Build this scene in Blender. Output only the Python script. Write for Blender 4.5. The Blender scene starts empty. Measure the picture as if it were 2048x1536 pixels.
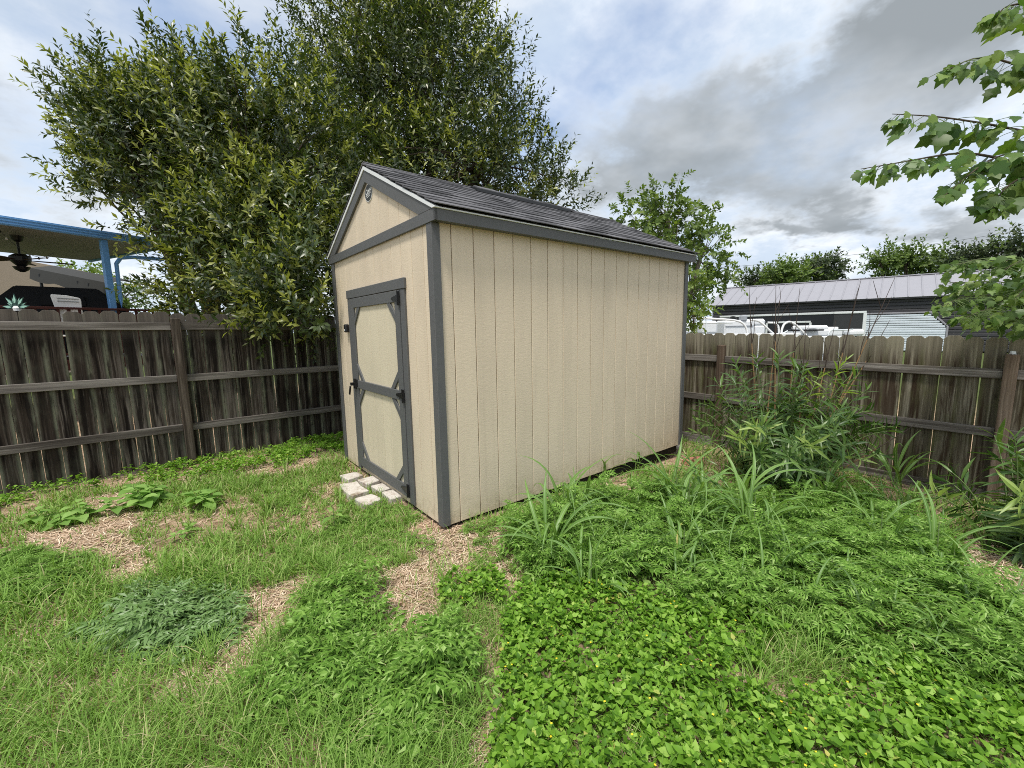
import bpy, bmesh, math, random
import numpy as np
from mathutils import Vector, Matrix, noise as mnoise

scene = bpy.context.scene
random.seed(7)
RNG = np.random.default_rng(7)

# ------------------------------------------------------------------ camera
CAM = np.array([-1.5599, -2.8463, 1.5939])
YAW, PITCH, ROLL = 0.892357, -0.133400, -0.016969
FPX = 839.28                                   # focal length for a 2048 px wide frame
_f = np.array([math.cos(YAW)*math.cos(PITCH), math.sin(YAW)*math.cos(PITCH), math.sin(PITCH)])
_r = np.cross(_f, [0, 0, 1.0]); _r /= np.linalg.norm(_r)
_u = np.cross(_r, _f)
CR = _r*math.cos(ROLL) + _u*math.sin(ROLL)
CU = -_r*math.sin(ROLL) + _u*math.cos(ROLL)
CF = _f
cam_data = bpy.data.cameras.new('camera'); cam = bpy.data.objects.new('camera', cam_data)
scene.collection.objects.link(cam); scene.camera = cam
cam_data.sensor_width = 36.0; cam_data.lens = FPX/2048*36.0
cam_data.clip_start = 0.05; cam_data.clip_end = 2000
cam.matrix_world = Matrix(((CR[0], CU[0], -CF[0], CAM[0]), (CR[1], CU[1], -CF[1], CAM[1]),
                           (CR[2], CU[2], -CF[2], CAM[2]), (0, 0, 0, 1)))
# ------------------------------------------------------------------ sky and sun
SUN_TO = Vector((-0.36, -0.20, 1.0)).normalized()
SUN_EL = math.asin(SUN_TO.z); SUN_ROT = math.atan2(SUN_TO.x, SUN_TO.y)
scene.view_settings.view_transform = 'Standard'
scene.view_settings.look = 'None'
scene.view_settings.exposure = 1.36
scene.view_settings.gamma = 1.0
scene.view_settings.use_curve_mapping = False
sun_data = bpy.data.lights.new('sun', 'SUN'); sun_data.energy = 1.5; sun_data.angle = math.radians(10)
sun_data.color = (1.0, 0.95, 0.87)
sun = bpy.data.objects.new('sun', sun_data); scene.collection.objects.link(sun)
sun.rotation_euler = (-SUN_TO).to_track_quat('-Z', 'Y').to_euler()
scene.cycles.max_bounces = 5; scene.cycles.diffuse_bounces = 3; scene.cycles.transmission_bounces = 4
scene.cycles.transparent_max_bounces = 6; scene.cycles.glossy_bounces = 3
scene.cycles.use_denoising = False
scene.cycles.filter_width = 1.0


class NT:
    """tiny node-tree helper"""
    def __init__(self, tree):
        self.t = tree
    def n(self, kind, ins=None, **props):
        nd = self.t.nodes.new(kind)
        for k, v in props.items():
            setattr(nd, k, v)
        for k, v in (ins or {}).items():
            s = nd.inputs[k]
            if isinstance(v, bpy.types.NodeSocket):
                self.t.links.new(v, s)
            else:
                s.default_value = v
        return nd
    def math(self, op, a, b=0.0, c=0.0, clamp=False):
        return self.n('ShaderNodeMath', {0: a, 1: b, 2: c}, operation=op, use_clamp=clamp).outputs[0]
    def vmath(self, op, a, b=(0, 0, 0)):
        nd = self.n('ShaderNodeVectorMath', {0: a, 1: b}, operation=op)
        return nd.outputs['Value'] if op in ('DOT_PRODUCT', 'LENGTH', 'DISTANCE') else nd.outputs[0]
    def ramp(self, fac, stops, interp='LINEAR'):
        nd = self.n('ShaderNodeValToRGB', {0: fac}); cr = nd.color_ramp; cr.interpolation = interp
        while len(cr.elements) > 1:
            cr.elements.remove(cr.elements[-1])
        cr.elements[0].position = stops[0][0]; cr.elements[0].color = (*stops[0][1], 1)
        for p, c in stops[1:]:
            e = cr.elements.new(p); e.color = (*c, 1)
        return nd.outputs[0]
    def maprange(self, v, a, b, c=0.0, d=1.0, smooth=True):
        nd = self.n('ShaderNodeMapRange', {0: v, 1: a, 2: b, 3: c, 4: d}, interpolation_type='SMOOTHSTEP' if smooth else 'LINEAR')
        return nd.outputs[0]
    def mix(self, f, a, b, blend='MIX'):
        nd = self.n('ShaderNodeMix', data_type='RGBA', blend_type=blend)
        for i, v in ((0, f), (6, a), (7, b)):
            s = nd.inputs[i]
            if isinstance(v, bpy.types.NodeSocket):
                self.t.links.new(v, s)
            else:
                s.default_value = v if not isinstance(v, tuple) or len(v) == 4 else (*v, 1)
        return nd.outputs[2]
    def noise(self, vec, scale, detail=4, rough=0.55, w=None, dist=0.0):
        ins = {'Vector': vec, 'Scale': scale, 'Detail': detail, 'Roughness': rough, 'Distortion': dist}
        if w is not None:
            ins['W'] = w
        return self.n('ShaderNodeTexNoise', ins, noise_dimensions='4D' if w is not None else '3D').outputs[0]
    def scale(self, vec, s):
        return self.vmath('MULTIPLY', vec, s)


world = bpy.data.worlds.new('World'); scene.world = world; world.use_nodes = True
T = NT(world.node_tree); world.node_tree.nodes.clear()
sky = T.n('ShaderNodeTexSky', sky_type='NISHITA', sun_disc=False, sun_elevation=SUN_EL, sun_rotation=SUN_ROT)
D = T.n('ShaderNodeTexCoord').outputs['Generated']
dz = T.n('ShaderNodeSeparateXYZ', {0: D}).outputs[2]
den = T.math('ADD', T.math('MAXIMUM', dz, 0.0), 0.30)
plan = T.vmath('DIVIDE', D, T.n('ShaderNodeCombineXYZ', {0: den, 1: den, 2: 1.0}).outputs[0])
pz = T.vmath('MULTIPLY', plan, (1, 1, 0.6))
def dir_of(u, v):
    d = CF + CR*(u-1024)/FPX + CU*(768-v)/FPX
    return tuple(d/np.linalg.norm(d))
def blob(u, v, ku, kv, ang=0.0, warp=None):
    """soft elliptic cloud mass around one compass direction of the sky; ku, kv its half sizes in radians"""
    c = Vector(dir_of(u, v)); e = c.cross(Vector((0, 0, 1))).normalized(); n = e.cross(c)
    e2 = e*math.cos(ang)+n*math.sin(ang); n2 = -e*math.sin(ang)+n*math.cos(ang)
    vec = warp
    a = T.math('DIVIDE', T.vmath('DOT_PRODUCT', vec, tuple(e2)), ku)
    b = T.math('DIVIDE', T.vmath('DOT_PRODUCT', T.vmath('SUBTRACT', vec, tuple(c)), tuple(n2)), kv)
    q = T.math('ADD', T.math('MULTIPLY', a, a), T.math('MULTIPLY', b, b))
    front = T.math('GREATER_THAN', T.vmath('DOT_PRODUCT', vec, tuple(c)), 0.2)
    return T.math('MULTIPLY', T.math('POWER', 2.718, T.math('MULTIPLY', q, -1.0)), front)
wn = T.n('ShaderNodeTexNoise', {'Vector': pz, 'Scale': 2.2, 'Detail': 5.0, 'Roughness': 0.6}).outputs['Color']
warpD = T.vmath('ADD', D, T.vmath('MULTIPLY', T.vmath('SUBTRACT', wn, (0.5, 0.5, 0.5)), (0.30, 0.30, 0.22)))
n1 = T.noise(pz, 1.5, 5, 0.58)
n2 = T.noise(T.vmath('ADD', pz, (3.1, 7.7, 1.2)), 3.6, 6, 0.62)
n3 = T.noise(T.vmath('ADD', pz, (9.1, 1.7, 4.2)), 0.9, 2, 0.5)
blue_b = T.math('ADD', T.math('ADD', blob(420, 70, 0.30, 0.16, -0.3, warpD), blob(1010, 260, 0.10, 0.16, 0.0, warpD)),
                T.math('MULTIPLY', blob(1230, 60, 0.16, 0.1, 0.3, warpD), 0.8))
dark_b = T.math('ADD', T.math('ADD', T.math('MULTIPLY', blob(1430, 280, 0.34, 0.125, 0.05, warpD), 0.95), T.math('MULTIPLY', blob(1760, 170, 0.24, 0.11, 0.42, warpD), 0.75)),
                T.math('ADD', T.math('MULTIPLY', blob(1690, 432, 0.08, 0.022, 0.0, warpD), 0.6),
                       T.math('ADD', T.math('MULTIPLY', blob(1540, 485, 0.06, 0.016, 0.0, warpD), 0.5),
                              T.math('ADD', T.math('MULTIPLY', blob(1960, 430, 0.12, 0.026, 0.1, warpD), 0.55),
                                     T.math('MULTIPLY', blob(40, 330, 0.16, 0.16, 0.0, warpD), 0.45)))))
cover = T.maprange(T.math('SUBTRACT', T.math('ADD', n1, 0.10), T.math('MULTIPLY', blue_b, 0.32)), 0.10, 0.62)
edge = T.maprange(T.math('ADD', dark_b, T.math('MULTIPLY', T.math('SUBTRACT', n2, 0.5), 1.7)), 0.22, 0.70)
grey = T.math('ADD', T.maprange(n3, 0.42, 0.78, 0.0, 0.35), T.math('MULTIPLY', edge, T.maprange(n1, 0.30, 0.66, 0.48, 1.0)), clamp=True)
wisps = T.maprange(n2, 0.35, 0.65, 0.0, 1.0)
light_c = T.mix(wisps, (0.270, 0.315, 0.375), (0.412, 0.431, 0.452))
cloud_c = T.mix(grey, light_c, (0.140, 0.155, 0.167))
bg_sky = T.n('ShaderNodeBackground', {'Color': sky.outputs[0], 'Strength': 0.082})
bg_cl = T.n('ShaderNodeBackground', {'Color': cloud_c, 'Strength': 1.0})
mixw = T.n('ShaderNodeMixShader', {0: cover, 1: bg_sky.outputs[0], 2: bg_cl.outputs[0]})
world.cycles.sampling_method = 'MANUAL'; world.cycles.sample_map_resolution = 512
T.n('ShaderNodeOutputWorld', {0: mixw.outputs[0]})

# ------------------------------------------------------------------ helpers: places
def at(u, v, d):
    """point seen at photo position (u, v), d metres in front of the camera"""
    return CAM + d*(CF + CR*(u-1024)/FPX + CU*(768-v)/FPX)
def gz(x, y):
    x = np.asarray(x, float); y = np.asarray(y, float)
    s = np.where(x > 0, -0.036*x, -0.008*x)
    und = 0.012*np.sin(1.7*x+0.6*y)+0.010*np.sin(0.9*x-2.1*y+1.0)+0.005*np.sin(4.1*x+3.3*y)
    return -0.045 + np.clip(s, -0.30, 0.08) + und
def g(u, v):
    z = -0.06
    for _ in range(6):
        d = CF + CR*(u-1024)/FPX + CU*(768-v)/FPX
        p = CAM + d*(z-CAM[2])/d[2]; z = float(gz(p[0], p[1]))
    return p
# ------------------------------------------------------------------ helpers: objects
WM = {}
def reg(o, M, parent=None):
    scene.collection.objects.link(o)
    WM[o.name] = M
    if parent is not None:
        o.parent = parent; o.matrix_basis = WM[parent.name].inverted() @ M
    else:
        o.matrix_basis = M
    return o
def TR(loc, rot=None):
    M = Matrix.Translation(Vector(loc))
    return M @ rot.to_4x4() if rot is not None else M
def rz(a):
    return Matrix.Rotation(a, 3, 'Z')
def tag(o, label=None, cat=None, group=None, kind=None):
    for k, v in (('label', label), ('category', cat), ('group', group), ('kind', kind)):
        if v: o[k] = v
    return o
def thing(name, label, cat, loc=(0, 0, 0), rot=None, group=None):
    o = bpy.data.objects.new(name, None); o.empty_display_size = 0.1
    return tag(reg(o, TR(loc, rot)), label, cat, group)
def np_mesh(name, V, F, mat, smooth=False, attr=None):
    V = np.ascontiguousarray(V, np.float32); F = np.ascontiguousarray(F, np.int32); k = F.shape[1]
    me = bpy.data.meshes.new(name)
    me.vertices.add(len(V)); me.vertices.foreach_set('co', V.ravel())
    me.loops.add(F.size); me.loops.foreach_set('vertex_index', F.ravel())
    me.polygons.add(len(F)); me.polygons.foreach_set('loop_start', np.arange(0, F.size, k, dtype=np.int32))
    if attr:
        for an, av in attr.items():
            a = me.attributes.new(an, 'FLOAT', 'POINT'); a.data.foreach_set('value', np.ascontiguousarray(av, np.float32))
    me.update(calc_edges=True)
    if smooth: me.polygons.foreach_set('use_smooth', np.ones(len(F), bool))
    for m in (mat if isinstance(mat, (list, tuple)) else [mat]): me.materials.append(m)
    return me
def pobj(name, me, M=None, parent=None):
    return reg(bpy.data.objects.new(name, me), M if M is not None else (WM[parent.name] if parent else Matrix.Identity(4)), parent)
_boxes = {}
def box_mesh(size, mat, c):
    key = (tuple(round(s, 4) for s in size), mat.name, c)
    if key in _boxes: return _boxes[key]
    bm = bmesh.new(); bmesh.ops.create_cube(bm, size=1)
    for v in bm.verts: v.co = Vector((v.co.x*size[0], v.co.y*size[1], v.co.z*size[2]))
    c = min(c, 0.45*min(size))
    if c > 0: bmesh.ops.bevel(bm, geom=bm.edges[:], offset=c, segments=1, affect='EDGES')
    me = bpy.data.meshes.new('box'); bm.to_mesh(me); bm.free(); me.materials.append(mat)
    _boxes[key] = me
    return me
def box(name, size, loc, mat, parent=None, rot=None, c=0.003):
    return pobj(name, box_mesh(size, mat, c), TR(loc, rot), parent)
def poly_mesh(name, V, F, mat, smooth=False):
    me = bpy.data.meshes.new(name); me.from_pydata([tuple(v) for v in V], [], F); me.update()
    me.materials.append(mat)
    if smooth: me.polygons.foreach_set('use_smooth', np.ones(len(me.polygons), bool))
    return me
def prism(name, outline, depth, mat, M, parent=None, c=0.0):
    """outline in local XZ, extruded along local Y by depth (centred)"""
    n = len(outline)
    V = [(x, -depth/2, z) for x, z in outline]+[(x, depth/2, z) for x, z in outline]
    F = [tuple(range(n)), tuple(range(2*n-1, n-1, -1))]+[(i, i+n, (i+1) % n+n, (i+1) % n) for i in range(n)]
    me = poly_mesh(name, V, F, mat)
    bm = bmesh.new(); bm.from_mesh(me); bmesh.ops.recalc_face_normals(bm, faces=bm.faces[:])
    if c: bmesh.ops.bevel(bm, geom=bm.edges[:], offset=c, segments=1, affect='EDGES')
    bm.to_mesh(me); bm.free()
    return pobj(name, me, M, parent)
def tube_geo(pts, rad, sides=6):
    P = np.asarray(pts, float); n = len(P); rad = np.broadcast_to(np.asarray(rad, float), (n,))
    Tn = np.gradient(P, axis=0); Tn /= np.linalg.norm(Tn, axis=1)[:, None]+1e-9
    a = np.array([0, 0, 1.0]) if abs(Tn[0][2]) < 0.9 else np.array([1.0, 0, 0])
    N = np.cross(Tn, a); N /= np.linalg.norm(N, axis=1)[:, None]+1e-9
    B = np.cross(Tn, N); th = np.linspace(0, 2*np.pi, sides, endpoint=False)
    ring = N[:, None]*np.cos(th)[None, :, None]+B[:, None]*np.sin(th)[None, :, None]
    V = (P[:, None]+ring*rad[:, None, None]).reshape(-1, 3)
    i = np.arange(n-1)[:, None]*sides; j = np.arange(sides)[None]; j2 = (j+1) % sides
    F = np.stack([i+j, i+j2, i+sides+j2, i+sides+j], -1).reshape(-1, 4)
    return V, F
class Geo:
    def __init__(s): s.V = []; s.F = []; s.n = 0
    def add(s, V, F):
        s.V.append(V); s.F.append(np.asarray(F)+s.n); s.n += len(V)
    def tube(s, pts, rad, sides=6): s.add(*tube_geo(pts, rad, sides))
    def mesh(s, name, mat, smooth=True): return np_mesh(name, np.concatenate(s.V), np.concatenate(s.F), mat, smooth)
def tube(name, pts, rad, mat, parent=None, sides=8):
    V, F = tube_geo(pts, rad, sides); me = np_mesh(name, V, F, mat, True)
    if parent is not None:
        me.transform(WM[parent.name].inverted())
    return pobj(name, me, None, parent)
def local(me, parent):
    if parent is not None: me.transform(WM[parent.name].inverted())
    return me
def bez(a, b, c, n=8):
    t = np.linspace(0, 1, n)[:, None]; a, b, c = (np.asarray(q, float) for q in (a, b, c))
    return (1-t)**2*a+2*t*(1-t)*b+t*t*c
# ------------------------------------------------------------------ helpers: leaves
def leaf_tpl(stations, fold=0.12, droop=0.15):
    """unit leaf along +Y, width along X, face up +Z.  stations: (y, half width)"""
    V = [(0, 0, 0)]
    for y, w in stations:
        z = -droop*y*y
        V += [(-w, y, z+fold*w), (0, y, z), (w, y, z+fold*w)]
    V.append((0, 1, -droop)); n = len(stations); F = [(0, 2, 1), (0, 3, 2)]
    for i in range(n-1):
        a = 1+3*i; b = a+3
        F += [(a, a+1, b+1), (a, b+1, b), (a+1, a+2, b+2), (a+1, b+2, b+1)]
    a = 1+3*(n-1); t = len(V)-1
    F += [(a, a+1, t), (a+1, a+2, t)]
    return np.array(V, float), np.array(F)
def lobed_tpl(pairs, width, seed, rib=0.014):
    """deeply cut feathery leaf: a rib with separate forked lobes on both sides"""
    rg = random.Random(seed); V = []; F = []
    def tri(*p):
        b = len(V); V.extend(p); F.append((b, b+1, b+2))
    for i in range(pairs):
        f = i/(pairs-1)
        for s in (-1, 1):
            y = 0.20+0.64*f+rg.uniform(-0.04, 0.04); w = width*(0.50+0.50*math.sin(math.pi*(0.15+0.75*f)))*rg.uniform(0.8, 1.15); fw = 0.18+0.16*f; zz = rg.uniform(-0.05, 0.04)
            b1 = (s*rib*0.3, y-0.026, 0); b2 = (s*rib*0.3, y+0.026, 0)
            m1 = (s*w*0.58, y+fw*0.44-0.042, 0.02); m2 = (s*w*0.52, y+fw*0.52+0.038, 0.02); tip = (s*w, y+fw, zz-0.03)
            tri(b1, m1, b2); tri(b2, m1, m2); tri(m1, tip, m2)
            tri((s*w*0.40, y+fw*0.34-0.012, 0.01), (s*w*0.84, y+fw*0.40-0.07, zz-0.02), (s*w*0.56, y+fw*0.50-0.012, 0.015))
            tri((s*w*0.34, y+fw*0.42+0.012, 0.01), (s*w*0.50, y+fw*0.70+0.10, zz), (s*w*0.50, y+fw*0.55+0.012, 0.015))
    tri((-rib, 0, 0), (rib, 0, 0), (0, 0.92, 0.0)); tri((-0.10, 0.92, 0), (0, 0.80, 0), (0, 1.08, -0.03)); tri((0.10, 0.94, 0), (0, 1.08, -0.03), (0, 0.80, 0))
    V = np.array(V, float); V[:, 2] -= 0.18*V[:, 1]**2+0.2*V[:, 0]**2
    return V, np.array(F)
def basis(L, Nn):
    """orthonormal frames (columns X width, Y length, Z normal) from length dirs and normal hints"""
    Y = L/(np.linalg.norm(L, axis=1)[:, None]+1e-9)
    X = np.cross(Y, Nn); bad = np.linalg.norm(X, axis=1) < 1e-4; X[bad] = np.cross(Y[bad], [0.3, 0.9, 0.2])
    X /= np.linalg.norm(X, axis=1)[:, None]; Z = np.cross(X, Y)
    return np.stack([X, Y, Z], -1)
def scatter_geo(tpl, pos, B, sc):
    V, F = tpl; n = len(pos); sc = np.asarray(sc, float)
    sc = sc[:, None]*np.ones(3) if sc.ndim == 1 else sc
    W = np.einsum('nij,nvj->nvi', B, V[None]*sc[:, None, :])+pos[:, None]
    FF = F[None]+(np.arange(n)*len(V))[:, None, None]
    return W.reshape(-1, 3), FF.reshape(-1, 3)
def unit(v): return v/(np.linalg.norm(v, axis=-1, keepdims=True)+1e-9)
def fnoise(P, f, seed=0.0):
    """cheap smooth pseudo noise in 3D, about -1..1"""
    x, y, z = (np.asarray(P)*f).T
    return (np.sin(1.3*x+2.1*y+seed)+np.sin(2.3*y-1.7*z+1.3+seed*1.7)+np.sin(1.9*z+2.7*x+2.1+seed*0.6)+np.sin(3.1*x-2.9*y+3.7*z+seed*2.1))/4

# ------------------------------------------------------------------ materials
def newmat(name):
    m = bpy.data.materials.new(name); m.use_nodes = True; m.node_tree.nodes.clear()
    return m, NT(m.node_tree)
def out(T, surf): T.n('ShaderNodeOutputMaterial', {0: surf})
def principled(T, col, rough=0.6, spec=0.3, metal=0.0, normal=None, **kw):
    ins = {'Base Color': col if isinstance(col, bpy.types.NodeSocket) else (*col, 1), 'Roughness': rough, 'Specular IOR Level': spec, 'Metallic': metal}
    if normal is not None: ins['Normal'] = normal
    ins.update(kw)
    return T.n('ShaderNodeBsdfPrincipled', ins).outputs[0]
def bump(T, h, strength=0.3, dist=0.01):
    return T.n('ShaderNodeBump', {'Height': h, 'Strength': strength, 'Distance': dist}).outputs[0]
def plain(name, col, rough=0.6, spec=0.3, metal=0.0, var=0.12, scale=14.0, bmp=0.0):
    m, T = newmat(name); oc = T.n('ShaderNodeTexCoord').outputs['Object']
    rnd = T.n('ShaderNodeObjectInfo').outputs['Random']
    nz = T.noise(oc, scale, 5, 0.6, w=T.math('MULTIPLY', rnd, 40.0))
    c = T.mix(nz, tuple(x*(1-var) for x in col), tuple(min(1, x*(1+var)) for x in col))
    out(T, principled(T, c, rough, spec, metal, bump(T, nz, bmp, 0.01) if bmp else None))
    return m
def leafmat(name, stops, rough=0.45, trans=0.3, spec=0.35, per='island', glow=(1.25, 1.35, 0.55)):
    m, T = newmat(name)
    r = T.n('ShaderNodeNewGeometry').outputs['Random Per Island'] if per == 'island' else T.n('ShaderNodeObjectInfo').outputs['Random']
    c = T.ramp(r, stops)
    tc = T.mix(1.0, c, (*glow, 1), 'MULTIPLY')
    p = principled(T, c, rough, spec)
    t = T.n('ShaderNodeBsdfTranslucent', {'Color': tc}).outputs[0]
    out(T, T.n('ShaderNodeMixShader', {0: trans, 1: p, 2: t}).outputs[0])
    return m
def wood(name, dark, mid, light, moss, mossamt=0.5, edge=0.5, ztop=None, grain=22.0, knots=True, stain=(0.02, 0.015, 0.012), stainamt=0.6):
    """weathered sawn timber, length along local Z, width along local X"""
    m, T = newmat(name); oc = T.n('ShaderNodeTexCoord').outputs['Object']
    rnd = T.n('ShaderNodeObjectInfo').outputs['Random']; w = T.math('MULTIPLY', rnd, 60.0)
    lo = T.noise(T.scale(oc, (5, 5, 0.9)), 1.0, 4, 0.6, w=w)
    dist = T.vmath('ADD', oc, T.scale(T.n('ShaderNodeCombineXYZ', {0: lo, 1: lo, 2: 0.0}).outputs[0], (0.06, 0.02, 0)))
    gr = T.noise(T.scale(dist, (grain*3, grain*3, 1.6)), 1.0, 6, 0.7, w=w)
    gr2 = T.noise(T.scale(dist, (grain, grain, 0.8)), 1.0, 4, 0.6, w=T.math('ADD', w, 9.0))
    f = T.math('ADD', T.math('MULTIPLY', gr, 0.55), T.math('MULTIPLY', gr2, 0.5))
    f = T.math('ADD', f, T.math('MULTIPLY', T.math('SUBTRACT', rnd, 0.5), 0.16))
    c = T.ramp(f, [(0.34, dark), (0.52, mid), (0.70, light)])
    st = T.maprange(T.noise(T.scale(dist, (17, 17, 0.9)), 1.0, 5, 0.65, w=T.math('ADD', w, 21.0)), 0.47, 0.58)
    pl = T.maprange(T.noise(T.scale(dist, (30, 30, 0.7)), 1.0, 4, 0.65, w=T.math('ADD', w, 47.0)), 0.55, 0.66)
    c = T.mix(T.math('MULTIPLY', pl, 0.55), c, tuple(q*1.25 for q in light))
    c = T.mix(T.math('MULTIPLY', st, stainamt), c, stain)
    x = T.math('ABSOLUTE', T.n('ShaderNodeSeparateXYZ', {0: oc}).outputs[0])
    z = T.n('ShaderNodeSeparateXYZ', {0: oc}).outputs[2]
    mn = T.noise(T.scale(oc, (3, 3, 1.2)), 2.0, 5, 0.65, w=T.math('ADD', w, 33.0))
    ed = T.math('MULTIPLY', T.maprange(x, 0.038, 0.066), T.maprange(mn, 0.34, 0.60))
    c = T.mix(T.math('MULTIPLY', ed, edge), c, moss)
    c = T.mix(T.math('MULTIPLY', T.maprange(mn, 0.5, 0.72), mossamt), c, moss)
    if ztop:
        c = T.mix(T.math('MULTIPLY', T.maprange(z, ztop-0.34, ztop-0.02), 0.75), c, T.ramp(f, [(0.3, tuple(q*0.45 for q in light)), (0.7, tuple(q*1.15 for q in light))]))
    if knots:
        kn = T.n('ShaderNodeTexVoronoi', {'Vector': T.scale(oc, (6.0, 2.0, 2.3)), 'Scale': 1.0, 'W': w}, voronoi_dimensions='4D').outputs['Distance']
        c = T.mix(T.math('MULTIPLY', T.maprange(kn, 0.17, 0.05), 0.8), c, tuple(q*0.6 for q in dark))
    h = T.math('ADD', gr, T.math('MULTIPLY', gr2, 0.6))
    out(T, principled(T, c, 0.85, 0.15, 0, bump(T, h, 0.5, 0.004)))
    return m
def siding(name, col):
    m, T = newmat(name); oc = T.n('ShaderNodeTexCoord').outputs['Object']
    rnd = T.n('ShaderNodeObjectInfo').outputs['Random']; w = T.math('MULTIPLY', rnd, 30.0)
    big = T.noise(T.scale(oc, (6, 6, 2.0)), 1.0, 3, 0.5, w=w)
    wv = T.vmath('ADD', oc, T.scale(T.n('ShaderNodeCombineXYZ', {0: 0.0, 1: 0.0, 2: big}).outputs[0], (0, 0, 0.12)))
    rip = T.noise(T.scale(wv, (20, 20, 95)), 1.0, 3, 0.55, w=w)
    fine = T.noise(T.scale(wv, (60, 60, 150)), 1.0, 3, 0.6, w=w)
    h = T.math('ADD', rip, T.math('MULTIPLY', fine, 0.35))
    dirt = T.noise(T.scale(oc, (3, 3, 0.7)), 1.0, 4, 0.6, w=w)
    c = T.mix(T.maprange(dirt, 0.35, 0.75), tuple(q*1.03 for q in col), tuple(q*0.90 for q in col))
    c = T.mix(T.math('MULTIPLY', T.math('SUBTRACT', rnd, 0.5), 0.10), c, tuple(q*0.7 for q in col))
    z = T.n('ShaderNodeSeparateXYZ', {0: T.n('ShaderNodeNewGeometry').outputs['Position']}).outputs[2]
    spl = T.math('MULTIPLY', T.maprange(z, 0.28, 0.0), T.maprange(T.noise(T.scale(oc, (14, 14, 9)), 1.0, 5, 0.7, w=w), 0.4, 0.7))
    c = T.mix(T.math('MULTIPLY', spl, 0.55), c, (0.27, 0.22, 0.13))
    stk = T.maprange(T.noise(T.scale(oc, (26, 26, 0.35)), 1.0, 4, 0.7, w=T.math('ADD', w, 5.0)), 0.52, 0.72)
    c = T.mix(T.math('MULTIPLY', stk, 0.16), c, tuple(q*0.55 for q in col))
    out(T, principled(T, c, 0.62, 0.25, 0, bump(T, h, 0.32, 0.0040)))
    return m
M = {}
M['siding'] = siding('beige_siding', (0.675, 0.570, 0.430))
M['siding_side'] = M['siding']
M['door_panel'] = siding('cream_door_siding', (0.63, 0.560, 0.415))
def trimmat(name, col):
    m, T = newmat(name); oc = T.n('ShaderNodeTexCoord').outputs['Object']
    rnd = T.n('ShaderNodeObjectInfo').outputs['Random']; w = T.math('MULTIPLY', rnd, 30.0)
    rip = T.noise(T.scale(oc, (30, 30, 30)), 1.0, 4, 0.6, w=w)
    c = T.mix(rip, tuple(q*0.88 for q in col), tuple(q*1.12 for q in col))
    out(T, principled(T, c, 0.55, 0.3, 0, bump(T, rip, 0.4, 0.004)))
    return m
M['trim'] = trimmat('grey_trim_paint', (0.108, 0.110, 0.111))
M['black_metal'] = plain('black_metal', (0.012, 0.012, 0.013), 0.4, 0.5, 0.0)
M['white_metal'] = plain('white_metal', (0.72, 0.74, 0.74), 0.4, 0.4, 0.0, 0.05)
M['dark'] = plain('dark_underside', (0.02, 0.018, 0.015), 0.9)
def shingle_mat():
    m, T = newmat('asphalt_shingle'); oc = T.n('ShaderNodeTexCoord').outputs['Object']
    rnd = T.n('ShaderNodeObjectInfo').outputs['Random']
    gn = T.noise(oc, 240, 2, 0.7, w=T.math('MULTIPLY', rnd, 30.0)); ln = T.noise(oc, 9, 3, 0.6, w=T.math('MULTIPLY', rnd, 50.0))
    c = T.ramp(T.math('ADD', T.math('MULTIPLY', rnd, 0.6), T.math('MULTIPLY', ln, 0.4)),
               [(0.15, (0.055, 0.055, 0.058)), (0.5, (0.110, 0.109, 0.116)), (0.85, (0.180, 0.178, 0.188))])
    c = T.mix(0.7, c, T.ramp(gn, [(0.3, (0.35, 0.35, 0.35)), (0.7, (1.5, 1.5, 1.5))]), 'MULTIPLY')
    out(T, principled(T, c, 0.97, 0.04, 0, bump(T, gn, 0.35, 0.002)))
    return m
M['shingle'] = shingle_mat()
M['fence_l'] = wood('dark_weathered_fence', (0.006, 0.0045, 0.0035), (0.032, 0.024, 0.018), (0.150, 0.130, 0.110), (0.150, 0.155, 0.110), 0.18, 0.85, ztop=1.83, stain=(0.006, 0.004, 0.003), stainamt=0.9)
M['rail_l'] = wood('grey_rail', (0.05, 0.042, 0.036), (0.13, 0.115, 0.10), (0.24, 0.22, 0.20), (0.12, 0.11, 0.09), 0.2, 0.2, stainamt=0.45)
M['post_l'] = wood('brown_post', (0.018, 0.014, 0.011), (0.070, 0.055, 0.042), (0.19, 0.16, 0.13), (0.10, 0.09, 0.07), 0.2, 0.2, stainamt=0.5)
M['fence_r'] = wood('mossy_fence', (0.022, 0.017, 0.011), (0.105, 0.090, 0.062), (0.28, 0.255, 0.195), (0.090, 0.095, 0.036), 0.65, 0.45, ztop=1.58, stain=(0.030, 0.016, 0.009), stainamt=0.85)
M['rail_r'] = wood('grey_rail_mossy', (0.06, 0.05, 0.042), (0.17, 0.152, 0.135), (0.30, 0.28, 0.26), (0.13, 0.125, 0.085), 0.25, 0.2, stainamt=0.35)
M['post_r'] = wood('rust_brown_post', (0.06, 0.040, 0.028), (0.15, 0.108, 0.078), (0.27, 0.215, 0.165), (0.10, 0.09, 0.06), 0.1, 0.1, stainamt=0.3)
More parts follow.
